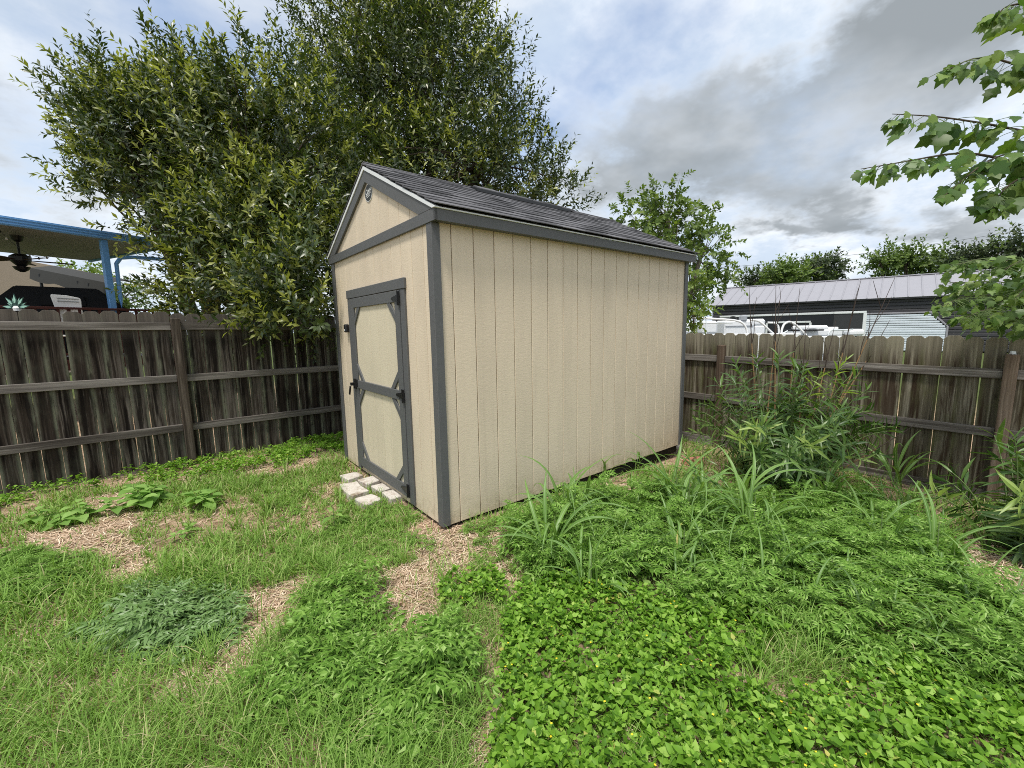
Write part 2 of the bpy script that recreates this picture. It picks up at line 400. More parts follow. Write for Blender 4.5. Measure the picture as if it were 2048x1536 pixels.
def ground_mat():
    m, T = newmat('dry_soil_and_thatch'); P = T.n('ShaderNodeNewGeometry').outputs['Position']
    a = T.noise(P, 1.3, 6, 0.6); b = T.noise(P, 9.0, 6, 0.65); f = T.noise(P, 70.0, 4, 0.7)
    c = T.ramp(b, [(0.32, (0.24, 0.150, 0.095)), (0.5, (0.46, 0.320, 0.215)), (0.68, (0.62, 0.475, 0.345))])
    c = T.mix(T.math('MULTIPLY', T.maprange(a, 0.42, 0.68), 0.55), c, (0.16, 0.145, 0.06))
    c = T.mix(0.75, c, T.ramp(f, [(0.3, (0.45, 0.45, 0.45)), (0.7, (1.35, 1.35, 1.35))]), 'MULTIPLY')
    ds = T.vmath('LENGTH', T.vmath('SUBTRACT', P, (0.5, 0.5, 0.0)))
    c = T.mix(T.maprange(ds, 9.0, 14.0), c, (0.085, 0.11, 0.035))
    out(T, principled(T, c, 0.95, 0.1, 0, bump(T, T.math('ADD', b, f), 0.8, 0.02)))
    return m
M['ground'] = ground_mat()
def stone_mat():
    m, T = newmat('pale_concrete_paver'); oc = T.n('ShaderNodeTexCoord').outputs['Object']; w = T.math('MULTIPLY', T.n('ShaderNodeObjectInfo').outputs['Random'], 40.0)
    a = T.noise(oc, 45, 5, 0.7, w=w); b = T.noise(oc, 9, 5, 0.65, w=w)
    c = T.ramp(a, [(0.3, (0.44, 0.40, 0.35)), (0.7, (0.70, 0.65, 0.59))]); c = T.mix(T.math('MULTIPLY', T.maprange(b, 0.46, 0.66), 0.8), c, (0.24, 0.165, 0.105))
    out(T, principled(T, c, 0.95, 0.1, 0, bump(T, a, 0.7, 0.006)))
    return m
M['stone'] = stone_mat()
M['brick'] = plain('orange_brick', (0.42, 0.20, 0.13), 0.9, 0.2, 0, 0.3, 30, 0.5)
M['bark'] = plain('brown_bark', (0.085, 0.068, 0.052), 0.9, 0.1, 0, 0.5, 25, 0.8)
M['bark_grey'] = plain('grey_bark', (0.16, 0.14, 0.115), 0.9, 0.1, 0, 0.4, 25, 0.8)
# foliage
M['oak_leaf'] = leafmat('dark_glossy_leaf', [(0, (0.026, 0.046, 0.014)), (0.5, (0.048, 0.076, 0.020)), (0.85, (0.085, 0.115, 0.030)), (1, (0.14, 0.155, 0.045))], 0.36, 0.24, 0.5)
M['oak_young'] = leafmat('young_olive_leaf', [(0, (0.14, 0.165, 0.028)), (0.6, (0.27, 0.295, 0.058)), (1, (0.44, 0.46, 0.16))], 0.36, 0.35, 0.5)
M['walnut_leaf'] = leafmat('mid_green_leaf', [(0, (0.060, 0.100, 0.022)), (0.6, (0.115, 0.180, 0.040)), (1, (0.19, 0.26, 0.065))], 0.5, 0.3)
M['far_leaf'] = leafmat('far_dark_leaf', [(0, (0.028, 0.045, 0.020)), (0.6, (0.050, 0.075, 0.030)), (1, (0.09, 0.115, 0.045))], 0.6, 0.2)
M['lime_leaf'] = leafmat('lime_leaf', [(0, (0.09, 0.15, 0.025)), (0.6, (0.16, 0.24, 0.045)), (1, (0.25, 0.31, 0.07))], 0.5, 0.35)
M['mulberry'] = leafmat('mulberry_leaf', [(0, (0.040, 0.095, 0.018)), (0.5, (0.085, 0.170, 0.032)), (1, (0.17, 0.28, 0.055))], 0.42, 0.33, 0.4, 'object')
M['mulberry_mass'] = leafmat('mulberry_leaf_mass', [(0, (0.060, 0.112, 0.022)), (0.5, (0.115, 0.195, 0.040)), (1, (0.22, 0.31, 0.075))], 0.42, 0.33, 0.4)
M['daisy'] = leafmat('daisy_leaf', [(0, (0.062, 0.155, 0.012)), (0.45, (0.150, 0.300, 0.028)), (0.8, (0.225, 0.400, 0.050)), (0.985, (0.33, 0.50, 0.10)), (1, (0.50, 0.46, 0.12))], 0.5, 0.3, 0.2)
M['rag'] = leafmat('ragweed_leaf', [(0, (0.070, 0.155, 0.020)), (0.55, (0.148, 0.285, 0.042)), (0.85, (0.230, 0.380, 0.078)), (1, (0.36, 0.50, 0.17))], 0.6, 0.28, 0.15)
M['rag_blue'] = leafmat('blue_green_leaf', [(0, (0.105, 0.190, 0.055)), (0.55, (0.155, 0.265, 0.085)), (0.85, (0.225, 0.335, 0.140)), (1, (0.34, 0.43, 0.26))], 0.65, 0.25, 0.12)
M['grass'] = leafmat('lawn_grass', [(0, (0.110, 0.205, 0.032)), (0.45, (0.195, 0.340, 0.062)), (0.90, (0.300, 0.450, 0.115)), (0.96, (0.45, 0.44, 0.20)), (1, (0.62, 0.52, 0.33))], 0.6, 0.3, 0.2)
M['straw'] = leafmat('dry_straw', [(0, (0.42, 0.28, 0.18)), (0.5, (0.64, 0.475, 0.335)), (1, (0.84, 0.71, 0.54))], 0.7, 0.1, 0.2, glow=(1, 1, 0.9))
M['dead'] = leafmat('dead_leaf', [(0, (0.10, 0.055, 0.03)), (0.6, (0.22, 0.135, 0.075)), (1, (0.38, 0.27, 0.17))], 0.8, 0.1, 0.1, glow=(1, 1, 0.9))
M['willow'] = leafmat('willow_leaf', [(0, (0.050, 0.105, 0.026)), (0.5, (0.090, 0.175, 0.040)), (1, (0.17, 0.27, 0.07))], 0.38, 0.3, 0.5, 'object')
M['willow_mass'] = leafmat('willow_leaf_mass', [(0, (0.045, 0.100, 0.022)), (0.5, (0.085, 0.165, 0.036)), (1, (0.16, 0.25, 0.06))], 0.38, 0.3, 0.5)
M['willow_young'] = leafmat('willow_leaf_young', [(0, (0.17, 0.28, 0.05)), (0.5, (0.27, 0.38, 0.08)), (1, (0.42, 0.52, 0.17))], 0.4, 0.4, 0.5, 'object')
M['broad'] = leafmat('broad_weed_leaf', [(0, (0.165, 0.308, 0.066)), (0.5, (0.231, 0.396, 0.088)), (1, (0.308, 0.473, 0.132))], 0.5, 0.35, 0.35, 'object')
M['stem'] = plain('green_stem', (0.14, 0.20, 0.07), 0.6, 0.3)
M['dry_stalk'] = plain('tan_dry_stalk', (0.21, 0.135, 0.07), 0.85, 0.15, 0, 0.5, 30)
M['dry_twig'] = plain('dark_dry_twig', (0.06, 0.045, 0.038), 0.85, 0.15, 0, 0.4, 30)
M['yellow'] = plain('yellow_flower', (0.80, 0.62, 0.03), 0.6)
M['white_flower'] = plain('white_flower', (0.75, 0.75, 0.62), 0.6)
def blade_mat(name, c1, c2, ribc):
    m, T = newmat(name)
    r = T.n('ShaderNodeObjectInfo').outputs['Random']; rib = T.n('ShaderNodeAttribute', attribute_name='rib').outputs['Fac']
    c = T.mix(r, c1, c2); c = T.mix(T.maprange(rib, 0.78, 0.95), c, ribc)
    p = principled(T, c, 0.42, 0.4); t = T.n('ShaderNodeBsdfTranslucent', {'Color': T.mix(1.0, c, (1.3, 1.3, 0.6, 1), 'MULTIPLY')}).outputs[0]
    out(T, T.n('ShaderNodeMixShader', {0: 0.32, 1: p, 2: t}).outputs[0])
    return m
M['blade'] = blade_mat('tall_grass_blade', (0.105, 0.215, 0.040), (0.19, 0.33, 0.075), (0.30, 0.42, 0.19))
M['blade_yellow'] = blade_mat('yellowed_blade', (0.50, 0.46, 0.10), (0.58, 0.52, 0.14), (0.68, 0.63, 0.3))
# ================================================================== ground
def make_ground():
    xs = np.unique(np.concatenate([np.linspace(-600, -40, 12), np.linspace(-40, -7, 14), np.linspace(-7, 8, 100), np.linspace(8, 60, 20), np.linspace(60, 700, 12)]))
    ys = np.unique(np.concatenate([np.linspace(-600, -40, 12), np.linspace(-40, -7, 14), np.linspace(-7, 8, 100), np.linspace(8, 60, 20), np.linspace(60, 700, 12)]))
    X, Y = np.meshgrid(xs, ys, indexing='ij'); Z = gz(X, Y)
    V = np.stack([X, Y, Z], -1).reshape(-1, 3); ny = len(ys)
    i, j = np.meshgrid(np.arange(len(xs)-1), np.arange(ny-1), indexing='ij'); a = (i*ny+j).ravel()
    F = np.stack([a, a+ny, a+ny+1, a+1], -1)
    o = pobj('ground', np_mesh('ground', V, F, M['ground'], True)); tag(o, 'bare tan soil with dry thatch under the weeds', None, None, 'structure')
make_ground()

# ================================================================== shed
W, L, H1, PK = 2.46, 3.658, 2.371, 3.093
TH = 0.018
FRONT = rz(-math.pi/2)                      # local X -> -Y, local -Y -> -X (outwards)
shed = thing('garden_shed', 'beige storage shed with grey trim, single door and dark shingled gable roof', 'shed', (0, 0, 0))
def roof_z(y): return PK-0.490*abs(y-W/2)
# inner walls behind the siding boards
box('wall_core', (L-0.10, 0.03, 2.36), (L/2, TH+0.014+0.019, 1.185), M['siding'], shed, c=0)
box('wall_core', (L-0.10, 0.03, 2.36), (L/2, W-TH-0.03, 1.185), M['siding'], shed, c=0)
box('wall_core', (0.03, W-0.10, 2.36), (L-0.04, W/2, 1.185), M['siding'], shed, c=0)
prism('wall_core', [(-y, z) for y, z in ((0.05, 0.01), (W-0.05, 0.01), (W-0.05, roof_z(W-0.05)-0.08), (W/2, PK-0.08), (0.05, roof_z(0.05)-0.08))], 0.02,
      M['siding'], TR((TH+0.014+0.014, 0, 0), FRONT), shed)
def strips(lo, hi, off, pitch=0.2032, gap=0.0065):
    cuts = [lo]+[off+pitch*k for k in range(-3, 40) if lo+0.02 < off+pitch*k < hi-0.02]+[hi]
    for a, b in zip(cuts[:-1], cuts[1:]):
        yield a+gap/2, b-gap/2
for a, b in strips(0.03, L-0.03, 0.177):                                   # long side wall
    box('siding_board', (b-a, 0.014, 2.40), ((a+b)/2, TH+0.007, 1.20), M['siding_side'], shed, c=0.003)
for a, b in strips(0.03, W-0.03, 0.175):                                   # front wall up into the gable
    m = (a+b)/2
    zt = lambda y: roof_z(y)-0.065
    pts = [(-a, 0.0), (-b, 0.0), (-b, zt(b))]+([(-W/2, zt(W/2))] if a < W/2 < b else [])+[(-a, zt(a))]
    pts = [(x+m, z) for x, z in pts]
    prism('siding_board', pts[::-1], 0.014, M['siding'], TR((TH+0.007, m, 0), FRONT), shed, c=0.003)
for a, b in strips(0.03, L-0.03, 0.177, 0.4064):
    box('siding_board', (b-a, 0.014, 2.40), ((a+b)/2, W-TH-0.007, 1.20), M['siding_side'], shed, c=0.003)
for a, b in strips(0.03, W-0.03, 0.175, 0.4064):
    box('siding_board', (0.014, b-a, 2.38), (L-TH-0.007, (a+b)/2, 1.20), M['siding'], shed, c=0.003)
# corner boards
def corner(name, size, loc): box(name, size, loc, M['trim'], shed, c=0.003)
zc, hc = (0.005+H1)/2, H1-0.005
corner('corner_board', (0.071, TH, hc), (0.0355, TH/2, zc)); corner('corner_board', (TH, 0.061, hc), (TH/2, TH+0.0325, zc))
corner('corner_board', (TH, 0.081, hc), (TH/2, W-0.0405, zc)); corner('corner_board', (0.052, TH, hc), (TH+0.027, W-TH/2, zc))
corner('corner_board', (0.071, TH, hc), (L-0.0355, TH/2, zc)); corner('corner_board', (TH, 0.061, hc), (L-TH/2, TH+0.0325, zc))
corner('corner_board', (TH, 0.071, hc), (L-TH/2, W-0.0355, zc))
# gable band and rake boards
prism('gable_band', [(-(-0.071), H1), (-(W+0.071), H1), (-(W+0.071), 2.455), (0.071, 2.455)], 0.024, M['trim'], TR((0.006, 0, 0), FRONT), shed, c=0.002)
for s in (1, -1):
    def ym(y): return -(y if s == 1 else W-y)
    prism('rake_board', [(ym(W/2), PK-0.018), (ym(-0.045), 2.4565), (ym(0.185), 2.4565), (ym(W/2), 2.968)], 0.0235, M['trim'], TR((0.006, 0, 0), FRONT), shed, c=0.0015)
    prism('rake_drip_edge', [(ym(W/2), PK+0.016), (ym(-0.085), 2.4635), (ym(-0.085), 2.4560), (ym(-0.043), 2.4575), (ym(W/2), PK-0.0165)], 0.036, M['white_metal'], TR((0.005, 0, 0), FRONT), shed)
# eave boards, soffit and eave drip edges
for yy, sg in ((-0.071, 1), (W+0.071, -1)):
    box('eave_board', (L+0.036+0.012, 0.02, 0.082), ((L+0.036-0.012)/2+0.006, yy+sg*0.010, H1+0.041), M['trim'], shed, c=0.002)
    box('soffit', (L+0.01, 0.066, 0.012), (L/2+0.012, yy+sg*0.052, H1+0.012), M['trim'], shed, c=0)
    box('eave_drip_edge', (L+0.055, 0.014, 0.011), (L/2+0.011, yy-sg*0.003, H1+0.0885), M['white_metal'], shed, c=0.002)
# roof
SL = math.atan(0.490)
roof = prism('roof', [(-(-0.085), 2.470), (-(W/2), PK+0.016), (-(W+0.085), 2.470), (-(W+0.06), 2.462), (-(W/2), PK-0.02), (0.06, 2.462)], L+0.02, M['dark'], TR((L/2+0.032, 0, 0), FRONT), shed)
RL = (W/2+0.098)/math.cos(SL); NR = 11; EX = RL/NR
up = Vector((0, math.cos(SL), math.sin(SL))); nrm = Vector((0, -math.sin(SL), math.cos(SL)))
e0 = Vector((0, -0.098, roof_z(-0.098)+0.020))
x0, x1 = -0.018, L+0.058
for r in range(NR):
    x = x0-(0.152 if r % 2 else 0)-random.uniform(0, 0.06)
    while x < x1-0.03:
        w = 0.305*random.choice((0.55, 0.8, 1.0, 1.0, 1.25)); a, b = max(x, x0), min(x+w, x1); x += w
        if b-a < 0.03: continue
        th = random.choice((0.008, 0.008, 0.0105)); dl = random.choice((0, 0, 0, 0.005))
        wq = round((b-a-0.003)*40)/40 or 0.025
        c = e0+up*((r+0.5)*EX+0.018-dl/2)+nrm*(0.010+th/2)
        rot = Matrix.Rotation(SL-0.055, 3, 'X') @ Matrix.Rotation(random.uniform(-0.0015, 0.0015), 3, 'Z')
        pobj('shingle', box_mesh((wq, EX+0.036+dl, th), M['shingle'], 0.0015), TR((min((a+b)/2, x1-wq/2), c.y, c.z), rot), roof)
for r in range(NR):                                                          # far slope
    c = Vector((L/2+0.018, W+0.098, e0.z))+Vector((0, -up.y, up.z))*((r+0.5)*EX+0.018)+Vector((0, -nrm.y, nrm.z))*0.016
    pobj('shingle_course', box_mesh((L+0.07, EX+0.03, 0.01), M['shingle'], 0.001), TR(c, Matrix.Rotation(-SL+0.05, 3, 'X')), roof)
zr = roof_z(W/2)+0.047
for k in range(15):
    xa = x0+k*(x1-x0)/15; xb = xa+(x1-x0)/15+0.03
    vent = 1.12 < (xa+xb)/2 < 2.66
    zz = zr+(0.030 if vent else 0)
    prism('ridge_cap', [(-0.125, -0.061), (0, 0), (0.125, -0.061), (0.125, -0.071), (0, -0.012), (-0.125, -0.071)], xb-xa-0.004, M['shingle'],
          TR(((xa+xb)/2, W/2, zz+0.004*(k % 2)), Matrix.Rotation(math.pi/2, 3, 'Z')), roof)
prism('ridge_vent', [(-0.150, -0.040), (0, 0.024), (0.150, -0.040), (0.150, -0.070), (0, -0.004), (-0.150, -0.070)], 1.46, M['black_metal'],
      TR((1.90, W/2, zr-0.005), Matrix.Rotation(math.pi/2, 3, 'Z')), roof)
# door frame
box('door_header', (1.475, 0.024, 0.088), (0.004, 1.2335, 1.981), M['trim'], shed, FRONT, 0.003)
for y in (0.5525, 1.916): box('door_jamb', (0.086, 0.020, 1.915), (0.008, y, 0.979), M['trim'], shed, FRONT, 0.003)
# door
def fb(name, y0, y1, z0, z1, xo, th, mat, parent, c=0.003):
    return box(name, (y1-y0, th, z1-z0), (xo+th/2, (y0+y1)/2, (z0+z1)/2), mat, parent, FRONT, c)
door = fb('door', 0.602, 1.870, 0.066, 1.930, 0.0145, 0.004, M['door_panel'], shed, 0)
for a, b in strips(0.604, 1.868, 0.74, 0.2032, 0.005): fb('door_board', a, b, 0.07, 1.928, 0.008, 0.007, M['door_panel'], door, 0.002)
dx, dt = -0.010, 0.017
fb('door_stile', 0.602, 0.697, 0.066, 1.930, dx, dt, M['trim'], door); fb('door_stile', 1.762, 1.870, 0.066, 1.930, dx, dt, M['trim'], door)
fb('door_rail', 0.699, 1.760, 1.832, 1.930, dx, dt, M['trim'], door); fb('door_rail', 0.699, 1.760, 0.966, 1.054, dx-0.004, dt+0.004, M['trim'], door)
fb('door_rail', 0.699, 1.760, 0.066, 0.180, dx, dt, M['trim'], door)
def brace(ya, za, yb, zb, wd=0.052):
    # inner edge runs from (ya, za) on the stile to (yb, zb) on the rail; the board lies on the corner side of it
    sy = 1 if ya > yb else -1; sz = 1 if zb > za else -1
    k = wd*1.40
    pts = [(-ya, za), (-yb, zb), (-(yb+sy*k), zb), (-ya, za+sz*k)]
    prism('door_brace', pts, dt-0.002, M['trim'], TR((dx+dt/2+0.0015, 0, 0), FRONT), door, 0.0015)
yl, yr = 1.761, 0.698
for zr_, dirn in ((1.831, 1), (1.055, -1), (0.965, 1), (0.181, -1)):
    brace(yl, zr_-dirn*0.178, 1.585, zr_); brace(yr, zr_-dirn*0.178, 0.878, zr_)
def combo(name, parts, mat, Mw, parent):
    V = []; F = []
    for outline, d0, d1 in parts:
        n = len(outline); b = len(V)
        V += [(x, d0, z) for x, z in outline]+[(x, d1, z) for x, z in outline]
        F += [tuple(range(b, b+n)), tuple(range(b+2*n-1, b+n-1, -1))]+[(b+i, b+i+n, b+(i+1) % n+n, b+(i+1) % n) for i in range(n)]
    me = poly_mesh(name, V, F, mat); bm = bmesh.new(); bm.from_mesh(me); bmesh.ops.recalc_face_normals(bm, faces=bm.faces[:]); bm.to_mesh(me); bm.free()
    return pobj(name, me, Mw, parent)
for zc_ in (1.862, 1.012, 0.142):
    combo('hinge', [([(-0.014, -0.056), (0.014, -0.056), (0.014, 0.056), (-0.014, 0.056)], -0.006, 0.006),
                    ([(-0.016, -0.030), (-0.016, 0.030), (-0.135, 0.010), (-0.145, 0), (-0.135, -0.010)], -0.004, 0.004),
                    ([(-0.006, -0.062), (0.006, -0.062), (0.006, 0.062), (-0.006, 0.062)], -0.012, -0.005)],
          M['black_metal'], TR((-0.017, 0.600, zc_), FRONT), door)
combo('handle', [([(-0.030, -0.055), (0.030, -0.055), (0.030, 0.055), (-0.030, 0.055)], -0.008, 0.004),
                 ([(-0.020, -0.016), (0.020, -0.016), (0.020, 0.016), (-0.020, 0.016)], -0.050, -0.008),
                 ([(-0.032, -0.022), (-0.016, -0.030), (-0.060, -0.125), (-0.078, -0.118)], -0.055, -0.040),
                 ([(0.060, -0.030), (0.078, -0.030), (0.078, 0.052), (0.060, 0.052)], -0.030, 0.004)], M['black_metal'], TR((-0.016, 1.835, 1.008), FRONT), door)
lk = fb('key_lock_box', 2.000, 2.070, 1.572, 1.664, -0.030, 0.048, M['black_metal'], shed, 0.012)
for k in range(2): fb('lock_button', 2.018, 2.050, 1.588+0.012*k, 1.596+0.012*k, -0.0325, 0.003, M['white_metal'], lk, 0.001)
# oval maker's badge
badge_bg = plain('badge_black', (0.018, 0.019, 0.020), 0.35, 0.5); badge_w = plain('badge_white', (0.75, 0.76, 0.76), 0.4)
def ell(rx, ry, n=40): return [(rx*math.cos(2*math.pi*k/n), ry*math.sin(2*math.pi*k/n)) for k in range(n)]
MB_ = TR((TH-0.003, 1.197, 2.868), FRONT)
badge = prism('oval_badge', ell(0.092, 0.078), 0.006, badge_w, MB_, shed)
prism('badge_field', ell(0.085, 0.071), 0.003, badge_bg, MB_ @ Matrix.Translation((0, -0.0035, 0)), badge)
tc = bpy.data.curves.new('badge_lettering', 'FONT'); tc.body = 'Cook'; tc.size = 0.062; tc.shear = 0.25; tc.extrude = 0.001; tc.align_x = 'CENTER'; tc.align_y = 'CENTER'
tc.materials.append(badge_w)
tobj = bpy.data.objects.new('tmp_text', tc); tme = bpy.data.meshes.new_from_object(tobj); bpy.data.objects.remove(tobj); tme.name = 'badge_lettering'
if not tme.materials: tme.materials.append(badge_w)
reg(bpy.data.objects.new('badge_lettering', tme), MB_ @ Matrix.Translation((0.004, -0.0062, 0.014)) @ Matrix.Rotation(math.pi/2, 4, 'X') @ Matrix.Rotation(0.14, 4, 'Z'), badge)
combo('badge_swoosh', [([(-0.062, -0.018), (0.060, -0.006), (0.066, -0.010), (-0.056, -0.025)], -0.0065, -0.005), ([(-0.045, -0.036), (0.038, -0.026), (0.042, -0.031), (-0.040, -0.041)], -0.0065, -0.005)],
      badge_w, MB_, badge)
# floor frame and skids
box('floor_frame', (L-0.10, W-0.10, 0.10), (L/2, W/2, -0.055), M['dark'], shed, c=0)
for y in (0.25, W/2, W-0.25): box('skid', (L-0.05, 0.09, 0.20), (L/2, y, -0.155), M['dark'], shed, c=0.004)

# pavers at the door
PV = [(-0.165, 1.70, 0.10, 'pale concrete paver at the far left end of the door step'),
      (-0.265, 1.44, -0.12, 'pale concrete paver in the outer row beside the end paver'),
      (-0.055, 1.45, 0.16, 'soil-smeared paver under the left half of the shed door'),
      (-0.015, 1.19, 0.05, 'pale concrete paver under the middle of the shed door'),
      (-0.010, 0.92, 0.02, 'pale concrete paver nearest the lowest door hinge'),
      (-0.250, 0.97, 0.15, 'outer row paver nearest the shed corner, weeds beside it'),
      (-0.280, 1.215, 0.05, 'outer row paver half covered by a small weed')]
for x, y, a, lab in PV:
    z = float(gz(x, y))
    o = prism('paver', [(-0.088, -0.110), (0.088, -0.088), (0.092, 0.088), (-0.088, 0.110)], 0.11, M['stone'],
              Matrix.Translation((x, y, z+0.018+random.uniform(-0.012, 0.010))) @ Matrix.Rotation(a, 4, 'Z') @ Matrix.Rotation(math.pi/2+random.uniform(-0.04, 0.04), 4, 'X'), c=0.008)
    tag(o, lab, 'paver', 'pavers at the shed door')
for i, (u, v, a, lab) in enumerate(((1378, 884, 0.2, 'orange clay brick lying closest to the back shed corner'), (1402, 888, 0.5, 'orange clay brick lying nearest the right fence kick board'))):
    p = at(u, v, 5.4); z = float(gz(p[0], p[1]))
    tag(box('brick', (0.20, 0.095, 0.06), (p[0], p[1], z+0.03), M['brick'], None, rz(a), 0.005), lab, 'brick', 'bricks by the shed back corner')
p = g(1350, 903); tag(box('concrete_block', (0.22, 0.14, 0.10), (p[0], p[1], p[2]+0.03), M['stone'], None, rz(0.3), 0.01), 'tan concrete block wedged under the shed back corner', 'block')

# ================================================================== fences
def picket_mesh(w, t, h, mat):
    e = w*0.22
    o = [(-w/2, 0), (w/2, 0), (w/2, h-e*1.0), (w/2-e, h), (-w/2+e, h), (-w/2, h-e*1.0)]
    n = 6
    V = [(x, -t/2, z) for x, z in o]+[(x, t/2, z) for x, z in o]
    F = [tuple(range(n)), tuple(range(2*n-1, n-1, -1))]+[(i, i+n, (i+1) % n+n, (i+1) % n) for i in range(n)]
    me = poly_mesh('picket', V, F, mat); bm = bmesh.new(); bm.from_mesh(me); bmesh.ops.recalc_face_normals(bm, faces=bm.faces[:])
    bmesh.ops.bevel(bm, geom=bm.edges[:], offset=0.002, segments=1, affect='EDGES'); bm.to_mesh(me); bm.free()
    return me
def fence(name, label, p0, p1, pitch, pw, ztop, h, rails, rail_h, posts, post_top, mats, kick=None):
    """p0, p1: ends of the picket line (xy); the camera side is to the right of p0->p1; ztop(s): top height at distance s"""
    p0 = np.array(p0); p1 = np.array(p1); Ln = np.linalg.norm(p1-p0); d = (p1-p0)/Ln; n = np.array([d[1], -d[0]])
    ang = math.atan2(d[1], d[0]); f = thing(name, label, 'fence', (*p0, 0), None)
    R = rz(ang); mp, mr, mo = mats
    mesh = [picket_mesh(pw*q, 0.016, h, mp) for q in (0.985, 1.0, 1.01)]
    s = pitch/2
    while s < Ln:
        q = p0+d*s+n*random.uniform(-0.002, 0.002)
        zt = ztop(s)+random.uniform(-0.012, 0.008)
        pobj('picket', random.choice(mesh), TR((*q, zt-h), R @ Matrix.Rotation(random.uniform(-0.006, 0.006), 3, 'Y') @ Matrix.Rotation(random.uniform(-0.02, 0.02), 3, 'Z')), f)
        s += pitch+random.uniform(-0.002, 0.003)
    D3 = Vector((d[0], d[1], 0))
    ends = [0]+sorted(posts)+[Ln]
    for zr_ in rails:
        for a, b in zip(ends[:-1], ends[1:]):
            if b-a < 0.15: continue
            za, zb = zr_+ztop(a)+random.uniform(-0.006, 0.006), zr_+ztop(b)+random.uniform(-0.006, 0.006)
            c = p0+d*(a+b)/2+n*0.029; Z = Vector((D3.x*(b-a), D3.y*(b-a), zb-za)).normalized(); X = Vector((0, 0, 1)); Y = Z.cross(X).normalized(); X = Y.cross(Z)
            Rm = Matrix((X, Y, Z)).transposed()
            box('rail', (rail_h, 0.038, b-a-0.092), (*c, (za+zb)/2-rail_h/2), mr, f, Rm, 0.004)
    if kick is not None:
        for a, b in zip(ends[:-1], ends[1:]):
            if b-a < 0.15: continue
            za, zb = kick+ztop(a), kick+ztop(b); c = p0+d*(a+b)/2+n*0.024
            Z = Vector((D3.x*(b-a), D3.y*(b-a), zb-za)).normalized(); X = Vector((0, 0, 1)); Y = Z.cross(X).normalized(); X = Y.cross(Z)
            box('kick_board', (0.15, 0.03, b-a-0.092), (*c, (za+zb)/2-0.075), mr, f, Matrix((X, Y, Z)).transposed(), 0.004)
    for s_ in posts:
        q = p0+d*s_+n*0.055; zt = ztop(s_)+post_top; zb = float(gz(*q))-0.1
        box('post', (0.092, 0.092, zt-zb), (*q, (zt+zb)/2), mo, f, R, 0.006)
    return f
A, B = (-6.2, 3.85-6.2*0.075), (4.42, 3.85+4.42*0.075)
lx = math.sqrt(1+0.075**2)
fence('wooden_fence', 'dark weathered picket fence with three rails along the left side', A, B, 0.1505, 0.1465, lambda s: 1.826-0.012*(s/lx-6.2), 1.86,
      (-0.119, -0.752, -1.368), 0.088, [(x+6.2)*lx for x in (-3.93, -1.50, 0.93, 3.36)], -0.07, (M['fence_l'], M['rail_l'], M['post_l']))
ly = math.sqrt(1+0.042**2)
fence('wooden_fence', 'greenish brown picket fence with kick board behind the willowy weeds', (4.6-0.042*4.16, 4.16), (4.6+0.042*6.4, -6.4), 0.1455, 0.1452, lambda s: 1.463+0.013*(4.16-s/ly), 1.58,
      (-0.313, -0.900), 0.092, [(4.16-y)*ly for y in (2.55, -0.055, -2.735, -5.2)], -0.165, (M['fence_r'], M['rail_r'], M['post_r']), kick=-1.541)
q = at(2028, 703, 5.05)
tag(prism('post_cap_bracket', [(-0.03, 0), (0.03, 0), (0.02, 0.012), (0.012, 0.03), (-0.012, 0.03), (-0.02, 0.012)], 0.03, M['white_metal'], TR((4.66, -2.737, 1.263), rz(0.4)), c=0.002),
    'small shiny metal bracket on top of the near right fence post', 'bracket')
# ================================================================== trees
OVAL1 = leaf_tpl([(0.50, 0.19)], 0.25, 0.25)
OVAL2 = leaf_tpl([(0.28, 0.26), (0.62, 0.24)], 0.25, 0.25)
ROUND1 = leaf_tpl([(0.45, 0.30)], 0.2, 0.2)
def crown_points(ells, n, rng, inner=0.55, lump=0.22, f=1.6, seed=0.0):
    """points spread through a union of ellipsoids, more of them near the outside; returns points and outward directions"""
    vol = np.array([e[1]*e[2]*e[3] for e in ells])**0.72; cnt = np.maximum(1, (n*vol/vol.sum()).astype(int))
    P = []; O = []
    for (c, a, b, h), k in zip(ells, cnt):
        d = unit(rng.normal(size=(k, 3)))
        r = inner+(1-inner)*rng.random(k)**0.6
        r *= 1+lump*fnoise(d*2.0+np.asarray(c), f, seed)*1.6
        P.append(np.asarray(c)+d*r[:, None]*np.array([a, b, h])); O.append(unit(d/np.array([a, b, h])))
    return np.concatenate(P), np.concatenate(O)
